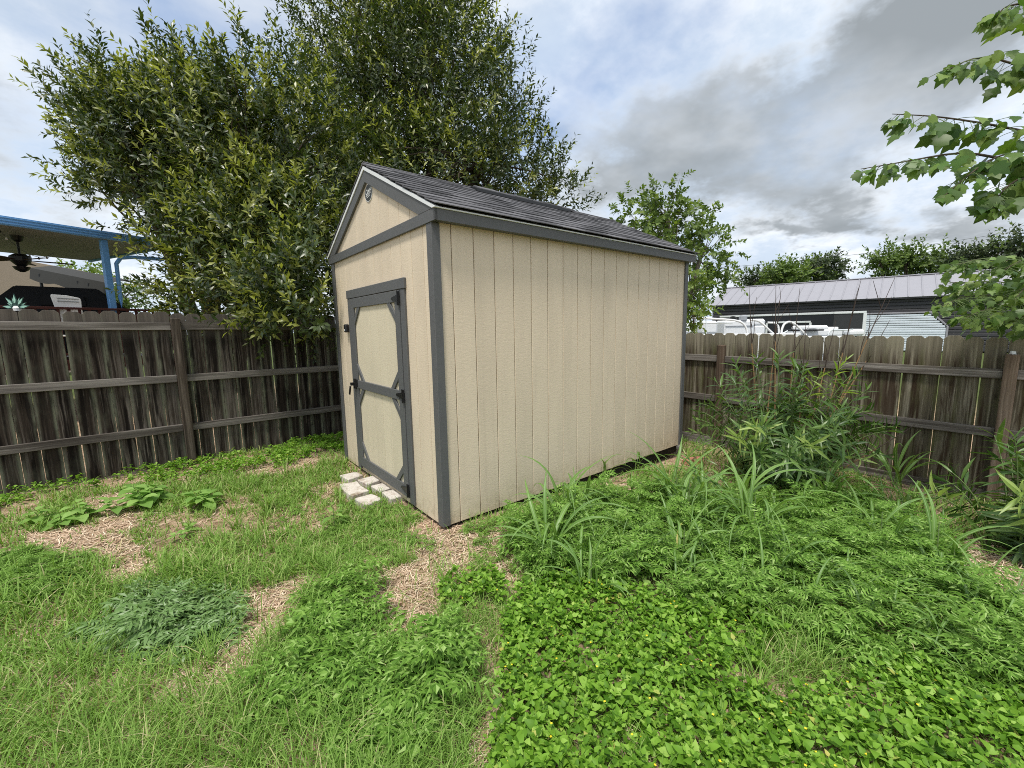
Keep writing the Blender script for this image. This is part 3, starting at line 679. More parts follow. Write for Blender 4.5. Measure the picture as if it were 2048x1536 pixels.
def shoot_leaves(P, O, rng, nl, length, leaf, upb=0.6, spread=0.9, jit=0.5, droop=0.0, tipfrac=0.3):
    """leaves set spirally along a shoot at every point; returns pos, frames, sizes, youth (0..1), shoot ends"""
    n = len(P); up = np.array([0, 0, 1.0])
    D_ = unit(O*0.8+up*upb+rng.normal(size=(n, 3))*jit)
    A_ = unit(np.cross(D_, rng.normal(size=(n, 3)))); B_ = np.cross(D_, A_)
    ln = length*(0.6+0.8*rng.random(n)); pos = []; L_ = []; N_ = []; S_ = []; Y_ = []
    for k in range(nl):
        t = (k+0.5)/nl; th = k*2.399+rng.random(n)*0.5
        rad = A_*np.cos(th)[:, None]+B_*np.sin(th)[:, None]
        s = spread*(1.15-0.65*t)
        bend = np.zeros((n, 3)); bend[:, 2] = -droop*t*t*ln
        pos.append(P+D_*(ln*(t*0.95))[:, None]+bend)
        l = unit(D_*(1.0-0.35*s)+rad*s+rng.normal(size=(n, 3))*0.16)
        l[:, 2] -= droop*0.8; l = unit(l)
        L_.append(l); N_.append(unit(D_*0.9-rad*0.25+up*0.5+rng.normal(size=(n, 3))*0.25))
        S_.append(leaf*(0.65+0.5*rng.random(n))*(1.0 if t < 0.75 else 0.85)); Y_.append(np.full(n, t))
    pos = np.concatenate(pos); Bf = basis(np.concatenate(L_), np.concatenate(N_))
    return pos, Bf, np.concatenate(S_), np.concatenate(Y_), P+D_*ln[:, None]
def skeleton(G, base, forks, P, rng, trunk_r, nb=160, twig=0.012):
    """trunk from base to forks, then branches from the forks out to a sample of crown points"""
    base = np.asarray(base, float); forks = [np.asarray(f_, float) for f_ in forks]
    for f_ in forks:
        mid = base*0.5+f_*0.5; mid[:2] = base[:2]*0.75+f_[:2]*0.25
        G.tube(bez(base, mid, f_, 9), np.linspace(trunk_r, trunk_r*0.45, 9), 8)
    idx = rng.choice(len(P), min(nb, len(P)), replace=False)
    F_ = np.array(forks)
    for i in idx:
        q = P[i]; k = np.argmin(((F_-q)**2).sum(1)); a = F_[k]*0.7+base*0.3 if rng.random() < 0.3 else F_[k]
        m = (a+q)/2+rng.normal(size=3)*0.12*np.linalg.norm(q-a)+np.array([0, 0, 0.08*np.linalg.norm(q-a)])
        ln = np.linalg.norm(q-a)
        G.tube(bez(a, m, q, 6), np.linspace(trunk_r*0.13*min(1, ln/1.5)+twig*0.4, twig*0.4, 6), 4)
def tree(name, label, base, forks, ells, nshoot, nl, length, leaf, tpl, mat, young, trunk_r, seed, nb=160, bark='bark', keep=None, group=None,
         inner=0.55, lump=0.22, near_parts=0, young_frac=0.55, extra=None, f=1.6, **kw):
    rng = np.random.default_rng(seed)
    t = thing(name, label, 'tree', base, None, group)
    P, O = crown_points(ells, nshoot, rng, inner, lump, f, seed)
    if extra is not None:
        P = np.concatenate([P, extra[0]]); O = np.concatenate([O, extra[1]])
    if keep is not None:
        k = keep(P); P, O = P[k], O[k]
    G = Geo(); skeleton(G, base, forks, P, rng, trunk_r, nb)
    pobj('trunk', local(G.mesh('trunk', M[bark]), t), None, t)
    pos, Bf, S, Y, tips = shoot_leaves(P, O, rng, nl, length, leaf, **kw)
    RS = np.tile(rng.random(len(P)), nl)
    if keep is not None:
        k = keep(pos); pos, Bf, S, Y, RS = pos[k], Bf[k], S[k], Y[k], RS[k]
    # young leaves: at the ends of some shoots
    lump_y = fnoise(pos, 1.1, seed+3.0)
    yg = (Y > 0.40) & (RS+0.45*lump_y < young_frac) if young else np.zeros(len(Y), bool)
    if near_parts:
        dist = np.linalg.norm(pos-CAM, axis=1); ix = np.argsort(dist)[:near_parts]
        one = [np_mesh('leaf', tpl[0], tpl[1], M[mm], False) for mm in (mat, young or mat)]
        for i in ix:
            Mx = Matrix([[*(Bf[i][r]*S[i]), pos[i][r]] for r in range(3)]+[[0, 0, 0, 1]])
            pobj('leaf', one[int(yg[i])], Mx, t)
        mk = np.ones(len(pos), bool); mk[ix] = False
        pos, Bf, S, Y, yg = pos[mk], Bf[mk], S[mk], Y[mk], yg[mk]
    for nm, mk, mm in (('crown', ~yg, mat), ('young_leaves', yg, young)):
        if mk.sum() == 0: continue
        V, F = scatter_geo(tpl, pos[mk], Bf[mk], S[mk])
        o = pobj(nm, local(np_mesh(nm, V, F, M[mm]), t), None, t); o['kind'] = 'stuff'
    return t
def E(u, v, d, r, h=None, deep=None):
    c = at(u, v, d); return (c, r, deep or r, h or r)
GROUND0 = lambda p: np.array([p[0], p[1], float(gz(p[0], p[1]))-0.1])
# -- broad bushy tree left of the shed, behind the left fence
bl = GROUND0(at(430, 700, 8.0))
ell_l = [E(400, 330, 7.8, 1.75, 1.6), E(300, 285, 7.8, 1.05, 1.0), E(265, 260, 8.0, 0.9, 0.75), E(395, 275, 8.0, 1.1, 0.8), E(250, 350, 7.8, 0.75, 0.40), E(470, 290, 7.8, 0.9, 0.8),
         E(560, 330, 7.4, 1.6, 1.6), E(470, 500, 7.2, 1.15, 1.0), E(455, 440, 7.6, 0.95, 0.8), E(570, 500, 6.6, 1.25, 1.0), E(600, 600, 5.9, 0.75, 0.62), E(500, 610, 6.1, 0.8, 0.55), E(400, 585, 6.9, 0.55, 0.5), E(530, 440, 6.4, 0.8, 0.6), E(610, 640, 5.1, 0.42, 0.30), E(560, 570, 5.3, 0.5, 0.4), E(640, 520, 5.2, 0.42, 0.45)]
rngx = np.random.default_rng(5)
def long_shoots(specs, n, rng):
    P = []; O = []
    for u0, v0, u1, v1, d in specs:
        a, b = at(u0, v0, d), at(u1, v1, d); dr = unit(b-a)
        for k in range(n):
            P.append(a+(b-a)*(k/n)); O.append(dr*1.6)
    return np.array(P), np.array(O)
ex_l = long_shoots([(170, 190, 95, 90, 7.6), (190, 265, 110, 215, 7.6), (170, 310, 95, 255, 7.6), (160, 385, 80, 355, 7.6), (190, 330, 120, 300, 7.6), (230, 185, 210, 105, 7.9), (330, 180, 322, 110, 7.9), (445, 190, 442, 110, 7.9), (285, 180, 292, 105, 7.9), (385, 180, 378, 115, 7.9),
                    (520, 640, 470, 650, 5.3), (600, 660, 560, 640, 5.0), (630, 650, 655, 690, 4.9), (560, 600, 500, 620, 5.2), (640, 560, 630, 470, 5.1), (600, 540, 590, 450, 5.2)], 3, rngx)
keep_l = lambda P: (P[:, 1] > 3.35+0.075*P[:, 0]) | ((P[:, 2] > 1.55) & (P[:, 0] < -0.12))
tree('oak_tree', 'broad bushy dark green tree leaning over the left fence', bl, [at(390, 420, 7.8), at(270, 350, 7.8), at(520, 420, 7.4), at(560, 560, 6.6), at(400, 250, 8.0)],
     ell_l, 5200, 18, 0.46, 0.122, OVAL1, 'oak_leaf', 'oak_young', 0.16, 11, nb=260, keep=keep_l, near_parts=300, extra=ex_l, upb=0.75, jit=0.45, lump=0.20, inner=0.45, young_frac=0.42, f=2.2)
# -- taller tree behind the shed roof
bt = GROUND0(at(800, 700, 10.5))
ell_t = [E(740, 60, 10.6, 1.8, 2.2), E(720, 250, 10.2, 1.9, 1.8), E(860, 190, 10.0, 2.0, 1.8), E(960, 270, 9.4, 1.25, 1.6), E(880, 380, 9.2, 2.0, 1.2), E(1040, 360, 9.2, 1.0, 0.8), E(640, 250, 10.4, 0.9, 0.9), E(820, -60, 10.8, 1.8, 1.8), E(1120, 410, 9.2, 0.55, 0.42), E(700, 400, 9.5, 1.6, 1.2), E(930, 130, 10.0, 1.0, 0.9)]
ex_t = long_shoots([(905, 110, 905, 50, 10), (1000, 190, 1020, 110, 9.6), (1040, 240, 1070, 170, 9.5), (1050, 300, 1085, 220, 9.4), (1080, 340, 1085, 280, 9.3), (1130, 390, 1165, 365, 9.2), (1110, 380, 1115, 350, 9.2), (545, 120, 530, 50, 10.4)], 3, rngx)
tree('oak_tree', 'tall dark green tree rising behind the shed roof', bt, [at(760, 250, 10.2), at(720, 80, 10.5), at(880, 250, 9.8), at(960, 330, 9.3), at(850, 60, 10.5)],
     ell_t, 5400, 17, 0.55, 0.128, OVAL1, 'oak_leaf', 'oak_young', 0.2, 12, nb=200, extra=ex_t, upb=0.7, jit=0.45, lump=0.26, young_frac=0.30, inner=0.45, f=2.2, keep=lambda P: P[:, 1] > 3.2)
# -- walnut like tree beyond the right fence
bw = GROUND0(at(1345, 660, 16.0))
ell_w = [E(1275, 430, 16, 1.0, 0.85), E(1325, 410, 16, 0.9, 0.8), E(1335, 480, 16, 1.5, 1.2), E(1400, 445, 16, 0.75, 0.6), E(1405, 520, 16, 1.0, 0.9), E(1440, 555, 16, 0.8, 0.45), E(1365, 590, 15.5, 0.8, 0.8), E(1270, 520, 16, 1.4, 1.2), E(1420, 470, 16, 0.55, 0.5), E(1345, 395, 16, 0.5, 0.4), E(1458, 552, 16, 0.5, 0.3)]
tree('walnut_tree', 'round airy green tree standing behind the shed back corner', bw, [at(1340, 520, 16), at(1290, 470, 16), at(1400, 520, 16), at(1335, 440, 16)],
     ell_w, 470, 16, 0.55, 0.19, ROUND1, 'walnut_leaf', 'lime_leaf', 0.18, 13, nb=120, bark='bark_grey', inner=0.35, lump=0.30, upb=0.1, jit=0.7, droop=0.25, young_frac=0.40, f=2.4)
bs = GROUND0(at(1392, 660, 10.5))
tree('sapling_tree', 'lime green leafy sapling between the shed corner and the far tree', bs, [at(1388, 600, 10.5)], [E(1384, 580, 10.5, 0.25, 0.5), E(1388, 625, 10.5, 0.3, 0.35)],
     110, 12, 0.35, 0.12, ROUND1, 'lime_leaf', None, 0.03, 14, nb=25, upb=0.2, jit=0.6, droop=0.2)
# -- trees beyond the metal building
def far_tree(label, u, v, d, rx, h, n, leaf, mat, seed, lobes=6, young='walnut_leaf', yf=0.2):
    rng = np.random.default_rng(seed); c = at(u, v, d); base = GROUND0(at(u, 660, d))
    ells = [(c, rx*0.75, rx*0.75, h*0.8)]
    for k in range(lobes):
        a = k*2.4; ells.append((c+np.array([math.cos(a)*rx*0.55, math.sin(a)*rx*0.55, h*(0.55*rng.random()-0.2)]), rx*0.5, rx*0.5, h*0.45))
    tree('background_tree', label, base, [c, c+np.array([rx*0.4, 0, 0.1]), c-np.array([rx*0.4, 0, 0])], ells, n, 12, leaf*3.6, leaf, ROUND1, mat, young, 0.25, seed, nb=50, group='trees on the skyline', inner=0.35, lump=0.3, upb=0.2, jit=0.7, young_frac=yf)
far_tree('dark round tree above the middle of the metal roof', 1640, 542, 52, 2.5, 1.7, 300, 0.45, 'far_leaf', 31)
far_tree('pale olive tree left of the dark round skyline tree', 1570, 553, 50, 2.4, 1.2, 220, 0.45, 'walnut_leaf', 32, young='lime_leaf', yf=0.3)
far_tree('low dark tree at the left end of the metal roof ridge', 1515, 562, 54, 1.9, 0.8, 120, 0.45, 'far_leaf', 33)
far_tree('slender airy tree above the roof, leftmost of the right hand row', 1765, 530, 48, 1.2, 2.0, 120, 0.42, 'walnut_leaf', 34)
far_tree('airy mid green tree second in the right hand row', 1812, 526, 48, 1.3, 2.2, 130, 0.42, 'walnut_leaf', 35)
far_tree('feathery green tree third in the right hand row', 1860, 530, 47, 1.4, 1.9, 130, 0.42, 'walnut_leaf', 36)
far_tree('dark dense tree behind the mulberry branches, left crown', 1935, 525, 40, 1.8, 1.6, 220, 0.36, 'far_leaf', 37)
far_tree('large dark tree at the right edge of the skyline', 2040, 505, 38, 2.6, 1.9, 330, 0.36, 'far_leaf', 38)
far_tree('dark tree just past the right edge, beyond the fence', 2160, 495, 38, 3.2, 2.4, 280, 0.36, 'far_leaf', 39)
far_tree('bright green tree seen under the blue patio roof', 140, 575, 20, 1.5, 1.0, 260, 0.20, 'lime_leaf', 40, young=None)
far_tree('dull green tree behind the grey canopy frame', 210, 600, 22, 1.8, 1.0, 260, 0.20, 'walnut_leaf', 41)

# ================================================================== mulberry on the right
MULB = None
def mulberry_tpl():
    # broad leaf with pointed lobes
    half = [(0.0, 0.02), (0.10, 0.00), (0.30, 0.10), (0.46, 0.30), (0.33, 0.40), (0.40, 0.62), (0.22, 0.66), (0.12, 0.86), (0.0, 1.06)]
    V = [(0, 0.0, 0), (0, 0.35, -0.01), (0, 0.7, -0.08), (0, 1.06, -0.24)]
    F = []
    def z(x, y): return 0.16*abs(x)-0.22*y*y-0.25*x*x
    for s in (-1, 1):
        b = len(V); V += [(s*x, y, z(x, y)) for x, y in half[1:-1]]; n = len(half)-2
        fan = [(0, b, b+1), (0, b+1, 1), (1, b+1, b+2), (1, b+2, b+3), (1, b+3, 2), (2, b+3, b+4), (2, b+4, b+5), (2, b+5, b+6), (2, b+6, 3)]
        F += [f if s == 1 else f[::-1] for f in fan]
    return np.array(V, float), np.array(F)
MULB = mulberry_tpl()
def mulberry():
    rng = np.random.default_rng(21)
    base = GROUND0(CAM+CF*3.4+CR*5.6)
    t = thing('mulberry_tree', 'young tree with lobed drooping leaves reaching in from the right edge', 'tree', base)
    top = base+np.array([0.1, 0.15, 4.6]); G = Geo(); G.tube(bez(base, (base+top)/2+np.array([0.08, 0.1, 0]), top, 10), np.linspace(0.075, 0.03, 10), 8)
    pobj('trunk', local(G.mesh('trunk', M['bark_grey']), t), None, t)
    lm = np_mesh('leaf', MULB[0], MULB[1], M['mulberry'], True); sm = bez_sm = None
    recs = []
    def branch(pts, r0, leaf, n, spread=0.06, mass=46):
        P = np.array(pts); k = len(P); s = np.linspace(0, 1, k); q = np.linspace(0, 1, 14)
        C = np.stack([np.interp(q, s, P[:, i]) for i in range(3)], 1)
        for _ in range(2): C[1:-1] = (C[:-2]+2*C[1:-1]+C[2:])/4
        tube('branch', C, np.linspace(r0, 0.002, 14), M['bark'], t, 5)
        dr = unit(P[-1]-P[0]); sd = unit(np.cross(dr, [0, 0, 1.0]))
        for j in range(n+mass):
            f = 0.03+0.97*((j+rng.random())/n if j < n else rng.random()); f = min(f, 1.0); c = np.array([np.interp(f, q, C[:, i]) for i in range(3)])
            off = sd*rng.normal()*spread+np.array([0, 0, -1.0])*abs(rng.normal())*spread*0.7+dr*rng.normal()*0.03
            if f > 0.9: off *= 0.4
            st = c+off
            L_ = unit(dr*(0.15+0.5*f)+sd*rng.normal()*0.55+np.array([0, 0, -(0.35+0.75*rng.random())])+rng.normal(size=3)*0.22)
            N_ = unit(np.array([0, 0, 0.8])-CF*0.6+dr*0.3*rng.normal()+sd*rng.normal()*0.5+rng.normal(size=3)*0.45)
            B_ = basis(L_[None], N_[None])[0]; sc = leaf*(0.55+0.6*rng.random())*(1-0.35*f**4)
            if np.linalg.norm(off) > 0.05: tube_pts = bez(c, c*0.5+st*0.5+np.array([0, 0, 0.01]), st, 4); GT.tube(tube_pts, 0.0016, 4)
            if j < n: pobj('leaf', lm, Matrix([[*(B_[r]*sc), st[r]] for r in range(3)]+[[0, 0, 0, 1]]), t)
            else: recs.append((st, B_, sc))
    GT = Geo()
    def B2(us, d0, d1): return [at(u, v, d0+(d1-d0)*i/(len(us)-1)) for i, (u, v) in enumerate(us)]
    lim = top*0.5+base*0.5
    branch(B2([(2250, 420), (2060, 330), (1930, 300), (1830, 320), (1722, 338)], 2.9, 2.35), 0.012, 0.108, 30)
    branch(B2([(2200, 300), (2050, 262), (1960, 245), (1870, 232), (1785, 228)], 2.8, 2.4), 0.010, 0.108, 30)
    branch(B2([(2220, 390), (2080, 330), (2020, 300), (1960, 330), (1890, 390)], 2.9, 2.5), 0.010, 0.108, 30)
    branch(B2([(2220, 420), (2100, 370), (2040, 350), (1995, 390), (1985, 425)], 2.9, 2.55), 0.010, 0.108, 30)
    branch(B2([(2240, 220), (2080, 150), (2010, 120), (1950, 112), (1895, 140)], 2.7, 2.4), 0.010, 0.104, 26)
    branch(B2([(2240, 80), (2100, 20), (2050, 5), (2010, 12), (1995, 30)], 2.6, 2.4), 0.010, 0.104, 16)
    # lower leafy limb
    for us, d, n in (([(2260, 620), (2120, 560), (2020, 520), (1960, 515), (1915, 530)], 3.6, 20), ([(2260, 640), (2120, 590), (2000, 560), (1940, 565), (1900, 565)], 3.7, 20),
                     ([(2260, 650), (2120, 610), (2000, 590), (1930, 590), (1885, 612)], 3.6, 22), ([(2260, 660), (2120, 620), (2030, 610), (1960, 620), (1925, 640)], 3.5, 22),
                     ([(2260, 560), (2150, 520), (2090, 510), (2040, 520), (2000, 545)], 3.5, 20), ([(2260, 640), (2150, 590), (2090, 570), (2040, 580), (1995, 610)], 3.6, 20),
                     ([(2260, 650), (2150, 630), (2100, 625), (2050, 630), (1990, 650)], 3.5, 18), ([(2260, 600), (2150, 560), (2100, 545), (2060, 560), (2030, 600)], 3.4, 16)):
        branch(B2(us, d+0.5, d), 0.008, 0.098, 17, 0.12, 95)
    pobj('leaf_stalks', local(GT.mesh('leaf_stalks', M['stem']), t), None, t)['kind'] = 'stuff'
    V, F = scatter_geo(MULB, np.array([r[0] for r in recs]), np.array([r[1] for r in recs]), np.array([r[2] for r in recs]))
    pobj('foliage', local(np_mesh('foliage', V, F, M['mulberry_mass'], True), t), None, t)['kind'] = 'stuff'
    # thick limbs carrying the branches
    for us, d in (([(2250, 420)], 2.9), ([(2240, 220)], 2.7), ([(2240, 80)], 2.6), ([(2260, 630)], 4.1)):
        q = at(*us[0], d); zq = max(0.35, min(0.95, (q[2]-base[2])/4.6)); a = base+(top-base)*(zq-0.12)
        tube('limb', bez(a, (a+q)/2+np.array([0, 0, 0.1]), q, 8), np.linspace(0.035, 0.013, 8), M['bark'], t, 6)
    return t
mulberry()
# ================================================================== neighbours on the left: patio roof, deck, house
BLUE = plain('sky_blue_paint', (0.16, 0.38, 0.72), 0.45, 0.4, 0, 0.06)
CEIL = plain('shade_greyed_ceiling_panel', (0.26, 0.27, 0.265), 0.6)  # white ceiling panels, the shade under the roof put into a grey colour
REDWOOD = plain('red_brown_stain', (0.060, 0.018, 0.014), 0.6, 0.3)
FABRIC_G = plain('grey_canopy_fabric', (0.045, 0.045, 0.043), 0.9)
FABRIC_B = plain('black_cover_fabric', (0.012, 0.012, 0.013), 0.85)
STUCCO = plain('peach_stucco', (0.56, 0.42, 0.32), 0.9)
WHITE_P = plain('white_plastic', (0.78, 0.78, 0.76), 0.45)
pe = np.array([0.905, 0.425, 0.0]); pe /= np.linalg.norm(pe); pn = np.array([-pe[1], pe[0], 0])
pa = at(0, 438, 6.9)
ANG = math.atan2(pe[1], pe[0])
def PP(s, q, z): return np.array([pa[0], pa[1], 0])+pe*s+pn*q+np.array([0, 0, z])
patio = thing('patio_cover', 'blue edged flat patio roof with blue post over a raised deck', 'patio cover', PP(0, 1.5, float(gz(-4, 9))), None)
ztp = pa[2]
def pbox(name, s0, s1, q0, q1, z0, z1, mat, parent, c=0.004):
    return box(name, (s1-s0, q1-q0, z1-z0), PP((s0+s1)/2, (q0+q1)/2, (z0+z1)/2), mat, parent, rz(ANG), c)
SE = 2.35
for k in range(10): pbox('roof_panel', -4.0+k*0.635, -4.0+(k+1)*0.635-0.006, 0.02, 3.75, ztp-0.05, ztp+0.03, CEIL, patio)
fa = pbox('fascia', -4.0, SE+0.03, -0.05, 0.015, ztp-0.09, ztp+0.055, BLUE, patio)
for k in range(3): pbox('fascia_rib', -4.0, SE+0.03, -0.060, -0.051, ztp-0.075+0.045*k, ztp-0.055+0.045*k, BLUE, fa, 0.003)
pbox('end_fascia', SE, SE+0.05, 0.02, 3.7, ztp-0.09, ztp+0.05, BLUE, patio)
zd = 1.15
pbox('post', 1.27, 1.37, 0.04, 0.14, zd, ztp-0.095, BLUE, patio); pbox('post', -3.4, -3.3, 0.04, 0.14, zd, ztp-0.095, BLUE, patio)
ds = [PP(2.3, 0.10, ztp-0.33), PP(1.75, 0.10, ztp-0.36), PP(1.56, 0.10, ztp-0.40), PP(1.48, 0.10, ztp-0.52), PP(1.47, 0.10, ztp-1.2), PP(1.47, 0.10, zd+0.15)]
tube('downspout', np.concatenate([np.linspace(a, b, 6)[:-1] for a, b in zip(ds[:-1], ds[1:])]), 0.036, BLUE, patio, 8)
deck = thing('raised_deck', 'red brown raised deck with baluster railing behind the left fence', 'deck', PP(-1, 1.5, float(gz(-4, 9))), None)
for k in range(26): pbox('deck_board', -4.0, SE, 0.0+k*0.145, 0.0+k*0.145+0.138, zd-0.03, zd, REDWOOD, deck)
pbox('rim_board', -4.0, SE, -0.04, -0.003, zd-0.20, zd-0.004, REDWOOD, deck)
for s in (-3.9, -1.9, 0.1, 2.2): pbox('deck_post', s, s+0.09, 0.1, 0.19, -0.2, zd-0.035, REDWOOD, deck)
zr2 = 2.06
pbox('top_rail', -4.0, SE, -0.06, 0.035, zr2, zr2+0.04, REDWOOD, deck); pbox('bottom_rail', -4.0, SE, -0.035, 0.005, zd+0.08, zd+0.12, REDWOOD, deck)
for k in range(44): pbox('baluster', -3.95+k*0.143, -3.91+k*0.143, -0.035, 0.003, zd+0.121, zr2-0.001, REDWOOD, deck, 0.002)
# ceiling fan
fc = at(36, 490, 7.9); fan = thing('ceiling_fan', 'black ceiling fan hanging under the patio roof', 'fan', (fc[0], fc[1], ztp-0.05))
def disc_stack(name, prof, mat, c, parent, n=20):
    V = []; F = []
    for r, z in prof: V += [(c[0]+r*math.cos(2*math.pi*k/n), c[1]+r*math.sin(2*math.pi*k/n), c[2]+z) for k in range(n)]
    for i in range(len(prof)-1): F += [(i*n+k, i*n+(k+1) % n, (i+1)*n+(k+1) % n, (i+1)*n+k) for k in range(n)]
    F += [tuple(range(n))[::-1], tuple(range((len(prof)-1)*n, len(prof)*n))]
    return pobj(name, local(poly_mesh(name, V, F, mat, False), parent), None, parent)
zf = ztp-0.05
disc_stack('canopy_cup', [(0.03, -0.11), (0.075, -0.08), (0.09, 0.0)], M['black_metal'], (fc[0], fc[1], zf), fan)
disc_stack('down_rod', [(0.018, -0.33), (0.018, -0.10)], M['black_metal'], (fc[0], fc[1], zf), fan)
disc_stack('motor', [(0.05, -0.56), (0.09, -0.52), (0.14, -0.46), (0.15, -0.38), (0.08, -0.33)], M['black_metal'], (fc[0], fc[1], zf), fan)
disc_stack('light_bowl', [(0.03, -0.66), (0.09, -0.62), (0.12, -0.565)], M['black_metal'], (fc[0], fc[1], zf), fan)
for k in range(5):
    a = k*2*math.pi/5+0.3
    prism('blade', [(0.13, -0.025), (0.30, -0.07), (0.66, -0.085), (0.70, -0.06), (0.70, 0.06), (0.66, 0.085), (0.30, 0.07), (0.13, 0.025)], 0.012, REDWOOD,
          Matrix.Translation((fc[0], fc[1], zf-0.44)) @ Matrix.Rotation(a, 4, 'Z') @ Matrix.Rotation(math.pi/2+0.2, 4, 'X'), fan)
# string lights
sl = thing('string_lights', 'sagging wire of small bulbs strung under the patio roof', 'string lights', PP(0, 0.6, ztp-0.1))
pts = []
for a, b, sag in ((PP(-2.2, 0.3, ztp-0.09), PP(0.1, 0.5, ztp-0.09), 0.12), (PP(0.1, 0.5, ztp-0.09), PP(1.4, 2.6, ztp-0.10), 0.24)):
    t = np.linspace(0, 1, 12)[:, None]; pts.append(a+(b-a)*t+np.array([0, 0, -1.0])*sag*4*t*(1-t))
pts = np.concatenate(pts); tube('wire', pts, 0.005, M['black_metal'], sl, 4)
for k in range(1, len(pts)-1, 2): disc_stack('bulb', [(0.006, -0.055), (0.018, -0.045), (0.014, -0.02), (0.008, -0.003)], WHITE_P if k % 4 == 1 else M['black_metal'], pts[k], sl, 8)
# covered grill and chair on the deck
gc = at(118, 600, 8.3)
gr = thing('covered_grill', 'wide barbecue under a black fabric cover on the deck', 'grill', (gc[0], gc[1], zd))
def frustum(name, c, ang, w0, d0, w1, d1, z0, z1, mat, parent, bev=0.02):
    V = [(-w0/2, -d0/2, z0), (w0/2, -d0/2, z0), (w0/2, d0/2, z0), (-w0/2, d0/2, z0), (-w1/2, -d1/2, z1), (w1/2, -d1/2, z1), (w1/2, d1/2, z1), (-w1/2, d1/2, z1)]
    me = poly_mesh(name, V, [(3, 2, 1, 0), (4, 5, 6, 7), (0, 1, 5, 4), (1, 2, 6, 5), (2, 3, 7, 6), (3, 0, 4, 7)], mat)
    bm = bmesh.new(); bm.from_mesh(me); bmesh.ops.bevel(bm, geom=bm.edges[:], offset=bev, segments=2, affect='EDGES'); bm.to_mesh(me); bm.free()
    return pobj(name, me, TR(c, rz(ang)), parent)
ga = ANG-0.25
frustum('cover_skirt', (gc[0], gc[1], 0), ga, 1.95, 0.75, 1.90, 0.72, zd+0.05, 2.10, FABRIC_B, gr); frustum('cover_hood', (gc[0], gc[1], 0), ga, 1.92, 0.72, 1.10, 0.45, 2.10, 2.52, FABRIC_B, gr)
frustum('cover_flap', (gc[0]+0.10, gc[1]-0.33, 0), ga, 0.62, 0.06, 0.58, 0.06, 2.16, 2.36, FABRIC_B, gr, 0.01)
ch = at(138, 602, 7.55); cht = thing('plastic_chair', 'white plastic chair back showing above the deck railing', 'chair', (ch[0], ch[1], zd))
CH = TR((ch[0], ch[1], 0), rz(ANG-0.2))
prism('backrest', [(-0.10, zd+0.45), (0.18, zd+0.45), (0.18, 2.16), (0.16, 2.185), (0.0, 2.225), (-0.19, 2.235), (-0.20, 2.20)], 0.035, WHITE_P, CH @ Matrix.Translation((0, 0.20, 0.09)), cht, 0.008)
for k in range(2): prism('back_slot', [(-0.13, 2.11+0.05*k), (0.15, 2.10+0.05*k), (0.15, 2.116+0.05*k), (-0.13, 2.126+0.05*k)], 0.004, CEIL, CH @ Matrix.Translation((0, 0.178, 0.09)), cht)
prism('seat', [(-0.22, zd+0.42), (0.22, zd+0.42), (0.22, zd+0.45), (-0.22, zd+0.45)], 0.42, WHITE_P, CH, cht, 0.008)
for sx in (-1, 1):
    for sy in (-1, 1): prism('leg', [(sx*0.2-0.02, zd), (sx*0.2+0.02, zd), (sx*0.2+0.02, zd+0.42), (sx*0.2-0.02, zd+0.42)], 0.04, WHITE_P, CH @ Matrix.Translation((0, sy*0.18, 0)), cht)
# grey swing canopy behind
cg0, cg1 = at(62, 548, 11.0), at(215, 578, 11.0)
cn = thing('swing_canopy', 'dark grey scalloped fabric canopy on posts beyond the deck', 'canopy', (*((cg0+cg1)/2)[:2], float(gz(0, 12))))
dirc = unit(cg1-cg0); perp = unit(np.cross(dirc, [0, 0, 1.0])); nS = 16; V = []; F = []
for i in range(nS+1):
    t = i/nS; b = cg0+(cg1-cg0)*t; sc = 0.06*abs(math.sin(t*math.pi*3))
    V += [b-perp*1.3+np.array([0, 0, 0.20]), b-perp*0.6+np.array([0, 0, 0.30]), b+np.array([0, 0, 0.16]), b+perp*0.05+np.array([0, 0, -0.12-sc])]
for i in range(nS):
    for k in range(3): a = i*4+k; F.append((a, a+1, a+5, a+4))
me = poly_mesh('canopy_cloth', V, F, FABRIC_G, False); co = pobj('canopy_cloth', local(me, cn), None, cn)
sm = co.modifiers.new('thickness', 'SOLIDIFY'); sm.thickness = 0.01
for t in (0.12, 0.62, 0.76):
    q = cg0+(cg1-cg0)*t; tube('pole', [q+np.array([0, 0, 0.05]), np.array([q[0], q[1], 1.0]), np.array([q[0], q[1], float(gz(0, 12))])], 0.035, M['black_metal'], cn, 6)
# house
hc = at(-230, 560, 14.0); ha = math.atan2(CR[1], CR[0])+0.25
hs = thing('neighbour_house', 'peach stucco house with white downspout seen beneath the patio roof', 'house', (hc[0], hc[1], 0))
HM = TR((hc[0], hc[1], 0), rz(ha))
def hbox(name, size, loc, mat, parent=hs, rot=None): return pobj(name, box_mesh(size, mat, 0.01), HM @ TR(loc, rot), parent)
hbox('wall', (5.2, 5.0, 4.6), (0.0, 2.5, 2.2), STUCCO)
rf = pobj('roof', box_mesh((3.6, 1.6, 0.10), M['shingle'], 0.01), HM @ TR((-1.3, -0.35, 3.35), Matrix.Rotation(0.35, 3, 'X')), hs)
hbox('gutter', (3.6, 0.10, 0.10), (-1.3, -1.12, 3.06), M['white_metal'], rf)
tube('downspout', [np.array((HM @ Vector(q))[:]) for q in ((0.45, -1.10, 3.05), (0.42, -1.0, 2.95), (0.0, -0.25, 2.72), (-0.10, -0.12, 2.60), (-0.12, -0.10, 1.5), (-0.12, -0.10, 0.0))], 0.06, M['white_metal'], hs, 8)
